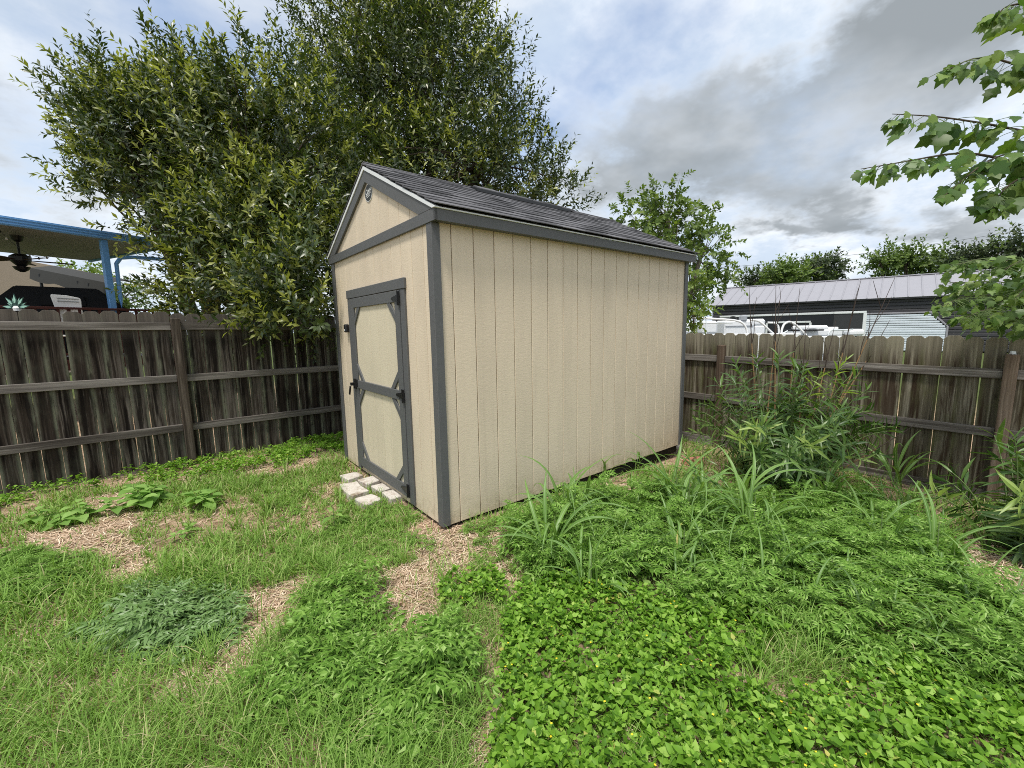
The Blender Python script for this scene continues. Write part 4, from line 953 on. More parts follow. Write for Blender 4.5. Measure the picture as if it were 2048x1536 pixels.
# metal agave ornament on the fence top
ag = at(34, 616, 4.32); agt = thing('agave_ornament', 'green and black metal agave ornament on the left fence top', 'ornament', ag)
AGG = plain('mint_enamel', (0.30, 0.52, 0.42), 0.4, 0.4); AGD = plain('dark_enamel', (0.02, 0.06, 0.05), 0.4, 0.4)
disc_stack('hub', [(0.028, -0.03), (0.032, 0.0), (0.02, 0.02)], WHITE_P, ag, agt, 12)
for k in range(9):
    a = math.radians(8+k*20.5); ln_ = 0.145 if k % 2 == 0 else 0.115
    Mx = TR(ag, rz(math.atan2(CR[1], CR[0]))) @ Matrix.Rotation(-(a-math.pi/2), 4, 'Y') @ Matrix.Translation((0, 0.012*(k % 2)-0.006, 0))
    lf = prism('petal', [(-0.008, 0.02), (-0.020, ln_*0.55), (0, ln_), (0.020, ln_*0.55), (0.008, 0.02)], 0.005, AGD, Mx, agt)
    prism('petal_inlay', [(-0.004, 0.05), (-0.012, ln_*0.55), (0, ln_*0.9), (0.012, ln_*0.55), (0.004, 0.05)], 0.003, AGG, Mx @ Matrix.Translation((0, -0.0045, 0)), lf)

# ================================================================== neighbours on the right: metal building, trailer, boat
GALV = plain('galvanised_roof_sheet', (0.29, 0.285, 0.31), 0.45, 0.4, 0.0, 0.10, 3)
CHAR = plain('charcoal_steel_siding', (0.048, 0.047, 0.052), 0.5, 0.3, 0, 0.08, 3)
PALE = plain('pale_blue_door_slat', (0.62, 0.68, 0.74), 0.5, 0.3, 0, 0.05, 3)
bL, bR = at(1427, 612, 34.0), at(1900, 590, 25.2)
bd = unit(np.array([bR[0]-bL[0], bR[1]-bL[1], 0])); bn = np.array([-bd[1], bd[0], 0])
if np.dot(bn, CF) < 0: bn = -bn
ze = (bL[2]+bR[2])/2; BLn = 22.0
bo = np.array([bL[0], bL[1], 0]); ba = math.atan2(bd[1], bd[0]); zg = -0.3
bld = thing('metal_building', 'long charcoal steel garage with pale ribbed metal roof beyond the right fence', 'building', (*(bo+bd*BLn/2)[:2], zg))
def bb(name, s0, s1, q0, q1, z0, z1, mat, parent=bld, c=0.01):
    ctr = bo+bd*(s0+s1)/2+bn*(q0+q1)/2
    return box(name, (s1-s0, abs(q1-q0), z1-z0), (ctr[0], ctr[1], (z0+z1)/2), mat, parent, rz(ba), c)
core = bb('wall', 0.02, BLn-0.02, 0.06, 8.0, zg, ze-0.05, CHAR)
nb_ = 15
for k in range(nb_):                                                   # horizontal steel laps
    z0 = zg+k*(ze-0.1-zg)/nb_; z1 = z0+(ze-0.1-zg)/nb_
    bb('siding_lap', 0, BLn, 0.0, 0.055, z0+0.035, z1, CHAR, core, 0.02)
bb('corner_trim', -0.06, -0.002, -0.02, 0.12, zg, ze-0.06, GALV)
bb('eave_trim', -0.3, BLn, -0.22, -0.14, ze-0.10, ze+0.02, CHAR)
rh, rd = 1.62, 4.0
rl = math.hypot(rh, rd+0.25); rsl = math.atan2(rh, rd+0.25)
sg = 1 if np.dot(np.array([-math.sin(ba), math.cos(ba)]), bn[:2]) > 0 else -1
nsheet = 34
for k in range(nsheet):
    s0, s1 = -0.35+k*(BLn+0.4)/nsheet, -0.35+(k+1)*(BLn+0.4)/nsheet
    ctr = bo+bd*(s0+s1)/2+bn*((rd-0.25)/2)
    R_ = rz(ba) @ Matrix.Rotation(sg*rsl, 3, 'X')
    sh = box('roof_sheet', (s1-s0-0.012, rl, 0.03), (ctr[0], ctr[1], ze+rh/2), GALV, bld, R_, 0.004)
    pobj('rib', box_mesh((0.07, rl+0.02, 0.05), GALV, 0.02), TR((ctr[0], ctr[1], ze+rh/2+0.03), R_) @ Matrix.Translation(((s1-s0)/2-0.01, 0, 0)), sh)
    ctr2 = bo+bd*(s0+s1)/2+bn*(rd+(rd+0.25)/2)
    box('roof_sheet', (s1-s0-0.012, rl, 0.03), (ctr2[0], ctr2[1], ze+rh/2), GALV, bld, rz(ba) @ Matrix.Rotation(-sg*rsl, 3, 'X'), 0.004)
bb('ridge_trim', -0.4, BLn+0.1, rd-0.18, rd+0.18, ze+rh-0.01, ze+rh+0.06, GALV, c=0.02)
# end gable
e_ = bo
gv = [bo+bn*0.0+np.array([0, 0, ze-0.05]), bo+bn*8.0+np.array([0, 0, ze-0.05]), bo+bn*4.0+np.array([0, 0, ze+rh-0.05])]
gv2 = [v+bd*0.05 for v in gv]
pobj('gable', local(poly_mesh('gable', gv+gv2, [(0, 1, 2), (5, 4, 3), (0, 3, 4, 1), (1, 4, 5, 2), (2, 5, 3, 0)], CHAR), bld), None, bld)
# pale garage door with clipped corner
def along(u, v):      # distance along the front wall for a sight line
    d = CF+CR*(u-1024)/FPX+CU*(768-v)/FPX; n2 = bn; t = np.dot(bo-CAM, n2)/np.dot(d, n2); P = CAM+d*t
    return np.dot(P-bo, bd), P[2]
sA, zA = along(1735, 629); sB, _ = along(1862, 626); sC, zC = along(1893, 652)
gd = bb('garage_door', sA-0.6, sC, -0.03, -0.005, zg, zC-0.1, PALE)
nsl = 16
for k in range(nsl):
    z0 = zg+0.03+k*(zA-zg-0.05)/nsl; z1 = z0+(zA-zg-0.05)/nsl-0.03
    e = sC if z1 < zC else sC-(sC-sB)*(z1-zC)/(zA-zC)
    bb('door_slat', sA-0.6, e-0.02, -0.075, -0.032, z0, z1, PALE, gd, 0.015)
bb('door_frame', sA-0.6, sB, -0.10, -0.004, zA, zA+0.09, GALV, gd); bb('door_frame', sC, sC+0.09, -0.10, -0.004, zg, zC, GALV, gd)
mA = bo+bd*(sB+sC)/2; lnD = math.hypot(sC-sB, zA-zC)
pobj('door_frame', box_mesh((lnD+0.1, 0.09, 0.09), GALV, 0.01), TR((*(mA-bn*0.05)[:2], (zA+zC)/2+0.045), rz(ba)) @ Matrix.Rotation(math.atan2(zA-zC, sC-sB), 4, 'Y'), gd)
# enclosed trailer
BLK = plain('black_trailer_skin', (0.010, 0.011, 0.016), 0.35, 0.5); GRYP = plain('dark_grey_trailer_front', (0.035, 0.036, 0.038), 0.45, 0.4)
tc0, tc1 = at(1668, 626, 20.5), at(1733, 626, 19.8); tl = at(1440, 640, 26.0)
trl = thing('enclosed_trailer', 'black enclosed cargo trailer with white trim in front of the metal building', 'trailer', (*((tc0+tl)/2)[:2], zg))
def slab(name, a, b, z0, z1, th, mat, parent=trl, c=0.008):
    a = np.array(a[:2]); b = np.array(b[:2]); d = b-a; ln = np.linalg.norm(d); an = math.atan2(d[1], d[0])
    m_ = (a+b)/2
    return box(name, (ln, th, z1-z0), (*m_, (z0+z1)/2), mat, parent, rz(an), c)
zt = tc0[2]
slab('side_wall', tl, tc0, 0.35, zt, 0.05, BLK); slab('front_wall', tc0, tc1, 0.35, zt, 0.05, GRYP)
off = (tc1-tc0)*1.0; far_ = tl+(tc1-tc0)
slab('side_wall', tc1, far_, 0.35, zt, 0.05, BLK); slab('rear_wall', tl, far_, 0.35, zt, 0.05, BLK)
pr = [tl, tc0, tc1, far_]
pobj('roof', local(poly_mesh('roof', [(*q[:2], zt+0.001) for q in pr]+[(*q[:2], zt+0.05) for q in pr], [(3, 2, 1, 0), (4, 5, 6, 7)]+[(i, (i+1) % 4, (i+1) % 4+4, i+4) for i in range(4)], M['white_metal']), trl), None, trl)
slab('top_trim', tl, tc0, zt-0.045, zt+0.055, 0.10, M['white_metal']); slab('top_trim', tc0, tc1, zt-0.045, zt+0.056, 0.10, M['white_metal'])
slab('corner_trim', tc1-unit(tc1-tc0)*0.11, tc1+unit(tc1-tc0)*0.02, 0.35, zt-0.046, 0.11, M['white_metal'])
wf0 = tc0+(tl-tc0)*0.16; wf1 = tc0+(tl-tc0)*0.52; nv = unit(np.cross(tc0-tl, [0, 0, 1.0]))*np.array([1, 1, 0])
if np.dot(nv, CF) > 0: nv = -nv
ho = nv*0.06; zw1 = zt-0.40; zw0 = zt-0.95
dr_ = slab('side_door', wf0+ho*0.6, wf1+ho*0.6, 0.40, zw1-0.02, 0.03, BLK)
slab('door_trim', wf0+ho, wf1+ho, zw1-0.05, zw1+0.04, 0.05, M['white_metal'], dr_)
for w_ in (wf0, wf1): slab('door_trim', w_+ho-unit(tl-tc0)*0.05, w_+ho+unit(tl-tc0)*0.05, 0.40, zw1-0.051, 0.05, M['white_metal'], dr_)
for k in range(2):
    q = tc0+(tl-tc0)*(0.45+0.14*k)+nv*0.12
    pobj('wheel', local(np_mesh('wheel', *tube_geo([q-nv*0.12+np.array([0, 0, 0.33-q[2]]), q+np.array([0, 0, 0.33-q[2]])], 0.34, 16), M['black_metal']), trl), None, trl)
# pontoon boat
BW = plain('white_vinyl', (0.78, 0.79, 0.80), 0.4, 0.4, 0, 0.06); ALU = plain('aluminium_tube', (0.70, 0.73, 0.74), 0.3, 0.5, 0.3); BG = plain('grey_vinyl', (0.33, 0.35, 0.38), 0.5)
boat = thing('pontoon_boat', 'white pontoon boat with curved rails just behind the right fence', 'boat', (*at(1540, 680, 15.0)[:2], zg))
DB = 15.0
def bp(u, v, d=DB): return at(u, v, d)
def bbx(name, u0, u1, v0, v1, dd=0.5, mat=BW, d=DB, c=0.03, parent=boat):
    a, b = bp(u0, (v0+v1)/2, d), bp(u1, (v0+v1)/2, d); h = abs(v1-v0)/FPX*d
    m_ = (a+b)/2; an = math.atan2(b[1]-a[1], b[0]-a[0])
    return box(name, (np.linalg.norm((b-a)[:2]), dd, h), m_, mat, parent, rz(an), c)
bbx('deck', 1290, 1705, 712, 722, 2.3, BG); bbx('side_panel', 1290, 1600, 668, 708, 0.05, BW, DB-1.15); bbx('side_panel', 1600, 1700, 672, 708, 0.05, BW, DB-1.15)
for d_ in (DB-0.8, DB+0.8):
    a, b = bp(1285, 735, d_), bp(1712, 732, d_); tube('pontoon', np.linspace(a, b, 8), [0.30, 0.33, 0.33, 0.33, 0.33, 0.33, 0.28, 0.06], ALU, boat, 14)
bbx('seat_back', 1360, 1388, 645, 668, 0.5, BW, DB, 0.08); bbx('seat_back', 1399, 1430, 642, 668, 0.5, BW, DB-0.3, 0.08)
o = bbx('console', 1440, 1498, 641, 670, 0.7, BW, DB-0.1, 0.05); bbx('console_shelf', 1442, 1497, 651, 653, 0.72, BG, DB-0.12, 0.005, o)
bbx('seat_back', 1495, 1523, 638, 652, 0.6, BW, DB, 0.08); bbx('seat_base', 1500, 1522, 651, 670, 0.55, BW, DB, 0.05)
bbx('seat_back', 1598, 1640, 651, 660, 0.9, BW, DB-0.2, 0.06); bbx('seat_base', 1590, 1665, 659, 672, 1.0, BW, DB-0.2, 0.05); bbx('seat_back', 1640, 1665, 654, 659, 0.6, BW, DB-0.3, 0.03)
bbx('dark_cushion', 1575, 1640, 659, 662, 0.4, M['black_metal'], DB-0.8, 0.01); bbx('motor_cowl', 1693, 1722, 658, 672, 0.45, BW, DB, 0.08); bbx('motor_leg', 1706, 1716, 662, 700, 0.2, M['black_metal'], DB, 0.03)
bbx('grey_bag', 1480, 1492, 630, 643, 0.25, BG, DB-0.4, 0.05)
def rail(us, r=0.028, d=DB-1.1):
    P = np.array([bp(u, v, d) for u, v in us]); s = np.linspace(0, 1, len(P)); q = np.linspace(0, 1, len(P)*5)
    C = np.stack([np.interp(q, s, P[:, i]) for i in range(3)], 1)
    for _ in range(3): C[1:-1] = (C[:-2]+C[1:-1]*2+C[2:])/4
    tube('rail', C, r, ALU if r < 0.03 else BW, boat, 8)
rail([(1330, 634), (1400, 636), (1470, 640), (1486, 646), (1494, 658), (1496, 690)], 0.033); rail([(1330, 645), (1420, 646), (1465, 647)], 0.022)
rail([(1500, 640), (1516, 641), (1528, 650), (1540, 662), (1552, 672), (1560, 690)], 0.036); rail([(1535, 645), (1550, 646), (1557, 652), (1558, 668), (1558, 690)], 0.03)
rail([(1562, 690), (1563, 660), (1568, 648), (1578, 643), (1590, 648), (1600, 658), (1612, 670)], 0.036); rail([(1575, 662), (1560, 670), (1554, 690)], 0.026)
rail([(1655, 690), (1656, 668), (1662, 660), (1690, 660), (1706, 659)], 0.026); rail([(1330, 636), (1352, 640), (1354, 690)], 0.022); rail([(1412, 637), (1412, 690)], 0.02)
tube('helm_wheel', [bp(1466+9*math.cos(a), 640+7*math.sin(a), DB-0.3) for a in np.linspace(0, 6.1, 14)], 0.018, M['black_metal'], boat, 6)
# power line
PWM = M['black_metal']
for i, (v0, v1, lab) in enumerate(((520, 462, 'thin upper power line crossing the sky over the metal roof'), (546, 492, 'thin lower power line crossing the sky over the metal roof'))):
    a, b = at(1300, v0+40, 60), at(2300, v1-26, 45); t = np.linspace(0, 1, 24)[:, None]
    o = tube('power_line', a+(b-a)*t-np.array([0, 0, 1.0])*1.2*4*t*(1-t)+np.array([0, 0, 1.2]), 0.018, PWM, None, 4); tag(o, lab, 'power line', 'power lines')
# ================================================================== plants in the yard
def ptsin(poly, P):
    x, y = P[:, 0], P[:, 1]; r = np.zeros(len(P), bool); n = len(poly)
    for i in range(n):
        x1_, y1_ = poly[i]; x2_, y2_ = poly[(i+1) % n]
        c = (y1_ > y) != (y2_ > y); r ^= c & (x < (x2_-x1_)*(y-y1_)/((y2_-y1_)+1e-12)+x1_)
    return r
def G2(poly, k=1.0):
    q = np.array([g(u, v)[:2] for u, v in poly]); c = q.mean(0)
    return c+(q-c)*k
def blocked(P, m=0.0):
    b = (P[:, 0] > -m) & (P[:, 0] < L+m) & (P[:, 1] > -m) & (P[:, 1] < W+m)
    b |= (P[:, 1] > 3.80+0.075*P[:, 0]) | (P[:, 0] > 4.54-0.042*P[:, 1])
    for x, y, a, _ in PV: b |= (np.abs(P[:, 0]-x) < 0.105) & (np.abs(P[:, 1]-y) < 0.125)
    return b
def wob(P, a=0.05, f=7.0): return P+a*np.stack([fnoise(np.c_[P, P[:, 0]*0], f, 1.0), fnoise(np.c_[P, P[:, 0]*0], f, 5.0)], 1)*1.5
def sample(poly, dens, rng):
    lo, hi = poly.min(0)-0.1, poly.max(0)+0.1; n = int(dens*np.prod(hi-lo)); P = lo+(hi-lo)*rng.random((n, 2))
    return P[ptsin(poly, wob(P)) & ~blocked(P, 0.02)]
DAISY = [G2(p) for p in ([(1005, 1270), (1040, 1195), (1120, 1160), (1260, 1190), (1400, 1215), (1560, 1235), (1580, 1290), (1490, 1330), (1470, 1390), (1560, 1425), (1700, 1350), (1800, 1335), (2048, 1400), (2300, 1450), (2300, 1640), (1000, 1640), (985, 1400), (1000, 1330)],
                         [(-60, 960), (200, 935), (380, 928), (560, 905), (600, 880), (690, 872), (690, 905), (600, 920), (560, 945), (420, 960), (230, 975), (100, 985), (-60, 1050)],
                         [(885, 1190), (930, 1155), (1000, 1165), (1010, 1200), (960, 1225), (890, 1215)])]
RAG = [G2(p) for p in ([(640, 1200), (665, 1172), (705, 1180), (725, 1215), (735, 1265), (800, 1300), (870, 1300), (915, 1275), (930, 1300), (935, 1330), (930, 1400), (905, 1430), (880, 1480), (820, 1510), (760, 1500), (700, 1450), (600, 1430), (550, 1410), (560, 1380), (600, 1330), (620, 1260)],
                       [(1010, 1110), (1040, 1060), (1110, 1030), (1200, 1000), (1300, 1000), (1450, 1020), (1600, 1010), (1750, 1010), (1850, 1060), (1900, 1120), (1990, 1200), (2048, 1260), (2300, 1330), (2300, 1460), (2048, 1410), (1850, 1350), (1700, 1330), (1600, 1250), (1400, 1220), (1250, 1190), (1130, 1165), (1080, 1160), (1040, 1130)],
                       [(-100, 1110), (40, 1100), (160, 1120), (165, 1160), (110, 1200), (0, 1240), (-100, 1250)])]
RAGB = [G2([(175, 1290), (230, 1220), (300, 1185), (430, 1190), (470, 1230), (470, 1260), (400, 1300), (330, 1315), (260, 1310)])]
BARE = [G2(p, 1.06) for p in ([(820, 1055), (880, 1040), (990, 1060), (1030, 1100), (1040, 1160), (1010, 1180), (960, 1150), (890, 1165), (880, 1240), (900, 1270), (800, 1275), (750, 1230), (735, 1170), (760, 1145), (840, 1130)],
                        [(480, 1200), (560, 1170), (640, 1160), (610, 1200), (590, 1250), (530, 1300), (440, 1320), (470, 1270)], [(310, 1400), (350, 1350), (440, 1320), (520, 1310), (460, 1370), (380, 1410)],
                        [(170, 1000), (260, 985), (280, 1030), (250, 1070), (190, 1060)], [(380, 940), (600, 912), (640, 925), (560, 950), (400, 958)], [(20, 1075), (150, 1055), (260, 1080), (280, 1130), (100, 1110)],
                        [(200, 1150), (290, 1120), (320, 1150), (220, 1180)], [(1180, 990), (1240, 965), (1290, 975), (1260, 1010), (1190, 1015)], [(1850, 1110), (1960, 1080), (2048, 1110), (2048, 1190), (1950, 1160)], [(690, 1500), (760, 1470), (800, 1536), (700, 1560)], [(980, 1400), (1000, 1330), (1010, 1536), (930, 1536)],
                        [(610, 980), (670, 965), (690, 985), (640, 1000)])]
def inany(polys, P):
    r = np.zeros(len(P), bool); Q = wob(P)
    for p in polys: r |= ptsin(p, Q)
    return r
def gzz(P): return gz(P[:, 0], P[:, 1])
rngp = np.random.default_rng(77)
# -- straggler daisy carpet
def daisy():
    rng = rngp; P = np.concatenate([sample(DAISY[0], 1250, rng), np.concatenate([q for q in [sample(DAISY[1], 620, rng)] for q in [q[(fnoise(np.c_[q, q[:, 0]*0], 3.5, 8.0)+0.5*rng.random(len(q))) > 0.02]]]), sample(DAISY[2], 900, rng)])
    n = len(P); h = 0.045+0.065*rng.random(n)+0.035*fnoise(np.c_[P, P[:, 0]*0], 5.0, 2.0)
    top = np.c_[P, gzz(P)+h]; tilt = unit(np.c_[rng.normal(size=(n, 2))*0.28, np.ones(n)]); pos = []; L_ = []; N_ = []; S_ = []
    a0 = rng.random(n)*6.28
    for lev, (dz_, sz, el) in enumerate(((0.0, 0.026, 1.0), (-0.012, 0.037, 0.45), (-0.032, 0.040, 0.10))):
        for k in (0, 1):
            a = a0+lev*1.57+k*3.1416+rng.normal(size=n)*0.25
            l = unit(np.c_[np.cos(a), np.sin(a), el+rng.normal(size=n)*0.35]); pos.append(top+tilt*dz_+l*0.004); L_.append(l)
            N_.append(unit(tilt+rng.normal(size=(n, 3))*0.32)); S_.append(sz*(0.60+0.75*rng.random(n)**1.2)*(1+0.25*fnoise(np.c_[P, P[:, 0]*0], 6.0, 7.0)))
    V, F = scatter_geo(leaf_tpl([(0.30, 0.34), (0.62, 0.25)], 0.3, 0.28), np.concatenate(pos), basis(np.concatenate(L_), np.concatenate(N_)), np.concatenate(S_))
    o = pobj('daisy_ground_cover', np_mesh('daisy_ground_cover', V, F, M['daisy'])); tag(o, 'bright green carpet of small pointed leaves', 'ground cover', None, 'stuff')
    ix = rng.choice(n, 130, replace=False); fl = leaf_tpl([(0.5, 0.3)], 0.1, 0.0); pos = []; L_ = []
    for k in range(5):
        a = np.full(len(ix), k*1.2566); pos.append(top[ix]+np.array([0, 0, 0.012])); L_.append(np.c_[np.cos(a), np.sin(a), np.full(len(ix), 0.4)])
    L_ = np.concatenate(L_); V, F = scatter_geo(fl, np.concatenate(pos), basis(L_, np.tile([0, 0, 1.0], (len(L_), 1))), np.full(len(L_), 0.0065))
    o = pobj('yellow_flowers', np_mesh('yellow_flowers', V, F, M['yellow'])); tag(o, 'tiny yellow daisy flowers dotted over the leafy carpet', 'flowers', None, 'stuff')
daisy()
# -- feathery ragweed
LACY = [lobed_tpl(4, 0.40, 3), lobed_tpl(4, 0.46, 8), lobed_tpl(5, 0.38, 12)]
def rag(name, label, polys, mat, dens, size, hmax, rng, flat=0.0):
    P = np.concatenate([sample(p, d_, rng) for p, d_ in zip(polys, dens)]); n = len(P); h = hmax*(0.35+0.65*rng.random(n))*(1+0.9*fnoise(np.c_[P, P[:, 0]*0], 4.5, 4.0))
    pos = []; L_ = []; N_ = []; S_ = []; lean = np.c_[rng.normal(size=(n, 2))*0.25, np.ones(n)]
    base = np.c_[P, gzz(P)]; a0 = rng.random(n)*6.28
    for k in range(7):
        t = 0.35+0.65*k/6; a = a0+k*2.399; el = (0.02+0.42*t*t)*(1-flat)+rng.normal(size=n)*0.14
        l = unit(np.c_[np.cos(a), np.sin(a), el]); pos.append(base+lean*(h*t)[:, None]); L_.append(l); N_.append(unit(np.array([0, 0, 1.0])+rng.normal(size=(n, 3))*0.30)); S_.append(size*(1.15-0.45*t)*(0.75+0.5*rng.random(n)))
    pos = np.concatenate(pos); BB = basis(np.concatenate(L_), np.concatenate(N_)); S_ = np.concatenate(S_); GG = Geo(); w_ = rng.integers(0, 3, len(pos))
    for k in range(3): GG.add(*scatter_geo(LACY[k], pos[w_ == k], BB[w_ == k], S_[w_ == k]))
    V, F = np.concatenate(GG.V), np.concatenate(GG.F)
    tag(pobj(name, np_mesh(name, V, F, M[mat])), label, 'weeds', None, 'stuff')
rag('ragweed_patch', 'feathery cut leaved weeds in the middle foreground', [RAG[0]], 'rag', (150,), 0.180, 0.14, rngp, 0.2)
rag('ragweed_patch', 'broad swath of feathery weeds beside the long shed wall', [RAG[1]], 'rag', (150,), 0.150, 0.24, rngp)
rag('ragweed_patch', 'low small leaved weed patch at the left photo edge', [RAG[2]], 'rag', (420,), 0.07, 0.09, rngp)
rag('blue_green_weed_patch', 'blue green spreading weed with cut leaves left of centre', RAGB, 'rag_blue', (120,), 0.19, 0.09, rngp, 0.5)
SCAT = G2([(560, 1010), (830, 1000), (860, 1100), (760, 1130), (560, 1130)])
rag('ragweed_seedlings', 'scattered small weeds between the pavers and the bare patch', [SCAT], 'rag', (60,), 0.07, 0.06, rngp)
FRINGE = G2([(940, 1060), (1040, 1010), (1180, 985), (1330, 960), (1480, 985), (1500, 1020), (1100, 1060), (1020, 1180), (940, 1190)])
rag('ragweed_fringe', 'thin scatter of small weeds between the shed wall and the feathery swath', [FRINGE], 'rag', (75,), 0.075, 0.07, rngp)
# -- lawn grass
YARD = np.array([(-4.3, -3.3), (4.6, -4.2), (4.6, 4.2), (-4.3, 3.8)])
def grass():
    rng = rngp; n = 620000; P = np.c_[rng.uniform(-4.4, 4.7, n), rng.uniform(-3.6, 4.1, n)]
    dc = np.linalg.norm(P-CAM[:2], axis=1); fw = (P-CAM[:2]) @ CF[:2]/np.linalg.norm(CF[:2]); sd = (P-CAM[:2]) @ CR[:2]
    vis = (fw > 0.9) & (np.abs(sd) < fw*1.45+0.5)
    patch = fnoise(np.c_[P, P[:, 0]*0], 1.5, 3.0)+0.6*fnoise(np.c_[P, P[:, 0]*0], 4.3, 6.0)
    dens = np.clip(2.6/np.maximum(dc, 1.0), 0.28, 1.15)*np.clip(0.62+0.75*patch, 0.06, 1.0)
    leftlong = (sd < -0.15) & (fw < 2.9)
    dens = np.where(leftlong, np.maximum(dens, 0.55*np.clip(2.8/dc, 0.4, 1.2)), dens)
    dens = np.where(inany(BARE, P), dens*0.07, dens); dens = np.where(inany(DAISY, P), dens*0.30, dens); dens = np.where(inany(RAG+RAGB, P), dens*0.22, dens)
    dens = np.where(P[:, 0] > 1.6, dens*0.5, dens)
    k = vis & (rng.random(n) < dens*0.85) & ~blocked(P, 0.01); P = P[k]; n = len(P); dc = dc[k]; sd = sd[k]; fw = fw[k]
    a = rng.random(n)*6.28; lean = 0.15+0.95*rng.random(n); ln = (0.050+0.085*rng.random(n))*(1+0.55*fnoise(np.c_[P, P[:, 0]*0], 1.7, 9.0))
    ln = np.where((sd < 0.0) & (fw < 2.7), ln*1.5, ln)
    dr = np.c_[np.cos(a), np.sin(a), np.zeros(n)]; wd = (0.0015+0.0010*rng.random(n))*np.clip(dc/2.2, 1.0, 1.9)
    b = np.c_[P, gzz(P)-0.004]; side = np.c_[-np.sin(a), np.cos(a), np.zeros(n)]*wd[:, None]; up_ = np.array([0, 0, 1.0])
    rows = []
    for t_, wf in ((0.0, 1.0), (0.38, 0.9), (0.72, 0.65)):
        c_ = b+(up_*(t_-0.52*lean*t_*t_)[:, None]+dr*(0.95*lean*t_*t_+0.12*t_)[:, None])*ln[:, None]; rows += [c_-side*wf, c_+side*wf]
    rows.append(b+(up_*(1-0.60*lean)[:, None]+dr*(0.95*lean+0.12)[:, None])*ln[:, None])
    V = np.stack(rows, 1).reshape(-1, 3); F0 = np.array([(0, 1, 3), (0, 3, 2), (2, 3, 5), (2, 5, 4), (4, 5, 6)])
    F = (F0[None]+(np.arange(n)*7)[:, None, None]).reshape(-1, 3)
    tag(pobj('lawn_grass', np_mesh('lawn_grass', V, F, M['grass'])), 'thin patchy lawn grass, longest in the near left corner', 'grass', None, 'stuff')
    print('grass blades', n)
    # straw
    n = 200000; P = np.c_[rng.uniform(-4.2, 4.5, n), rng.uniform(-3.4, 3.8, n)]; dc = np.linalg.norm(P-CAM[:2], axis=1)
    fw = (P-CAM[:2]) @ CF[:2]/np.linalg.norm(CF[:2]); sd = (P-CAM[:2]) @ CR[:2]; vis = (fw > 0.9) & (np.abs(sd) < fw*1.45+0.4)
    pr_ = np.where(inany(BARE, P), 1.0, 0.14)*np.clip(3.2/dc, 0.3, 1.0); k = vis & (rng.random(n) < pr_) & ~blocked(P, 0.0); P = P[k]; n = len(P); dc = dc[k]
    a = rng.random(n)*6.28; ln = 0.03+0.09*rng.random(n)**2; el = np.abs(rng.normal(size=n))*0.12; d_ = np.c_[np.cos(a), np.sin(a), el]
    b = np.c_[P, gzz(P)+0.003+0.010*rng.random(n)]; wd = (0.0010+0.0010*rng.random(n))*np.clip(dc/2.2, 1, 1.8); side = np.c_[-np.sin(a), np.cos(a), np.zeros(n)]*wd[:, None]
    t = b+d_*ln[:, None]; m = (b+t)/2+np.c_[np.zeros((n, 2)), 0.006*rng.random(n)]+side*rng.normal(size=(n, 1))*2
    V = np.stack([b-side, b+side, m-side, m+side, t-side*0.5, t+side*0.5], 1).reshape(-1, 3); F0 = np.array([(0, 1, 3), (0, 3, 2), (2, 3, 5), (2, 5, 4)])
    F = (F0[None]+(np.arange(n)*6)[:, None, None]).reshape(-1, 3)
    tag(pobj('dry_straw', np_mesh('dry_straw', V, F, M['straw'])), 'pale dry grass straw littering the bare patches', 'straw', None, 'stuff')
grass()
# -- coarse grass tufts
def tuft_geo(c, n, ln, wd, rng, spread=0.04):
    a = rng.random(n)*6.28; d_ = np.c_[np.cos(a), np.sin(a), np.zeros(n)]; lean = 0.2+0.7*rng.random(n); l = ln*(0.5+0.7*rng.random(n)); side = np.c_[-np.sin(a), np.cos(a), np.zeros(n)]*wd
    b = np.asarray(c)+d_*spread*rng.random((n, 1)); rows = []
    for t in (0, 0.35, 0.7): rows += [b+(np.array([0, 0, 1.0])*(t-0.5*lean*t*t)[:, None]+d_*(lean*t*t+0.1*t)[:, None])*l[:, None]-side*(1-0.5*t), b+(np.array([0, 0, 1.0])*(t-0.5*lean*t*t)[:, None]+d_*(lean*t*t+0.1*t)[:, None])*l[:, None]+side*(1-0.5*t)]
    rows.append(b+(np.array([0, 0, 1.0])*(1-0.55*lean)[:, None]+d_*(lean+0.1)[:, None])*l[:, None])
    V = np.stack(rows, 1).reshape(-1, 3); F0 = np.array([(0, 1, 3), (0, 3, 2), (2, 3, 5), (2, 5, 4), (4, 5, 6)])
    return V, (F0[None]+(np.arange(n)*7)[:, None, None]).reshape(-1, 3)
def tufts():
    rng = rngp; GG = Geo()
    zone = G2([(480, 940), (700, 930), (700, 985), (840, 1060), (830, 1140), (640, 1150), (420, 1180), (380, 1060), (420, 960)])
    edge = np.array([[x+dx_, y+dy_] for x, y, *_ in PV for dx_, dy_ in ((-0.12, 0.1), (-0.13, -0.1), (0.0, 0.14))]); edge = edge[edge[:, 0] < -0.06]
    for c in edge: GG.add(*tuft_geo((c[0], c[1], float(gz(*c))), 14, 0.11, 0.0020, rng, 0.03))
    for c in np.concatenate([sample(zone, 16, rng), sample(G2([(60, 1330), (480, 1330), (560, 1450), (520, 1536), (0, 1536)]), 8, rng), sample(G2([(1470, 1270), (1680, 1250), (1660, 1390), (1480, 1430)]), 75, rng)]):
        GG.add(*tuft_geo((c[0], c[1], float(gz(*c))), 34, 0.19*(0.6+0.6*rng.random()), 0.0024, rng))
    tag(pobj('grass_tufts', np_mesh('grass_tufts', np.concatenate(GG.V), np.concatenate(GG.F), M['grass'])), 'loose tufts of coarser grass in front of the shed door', 'grass', None, 'stuff')
tufts()
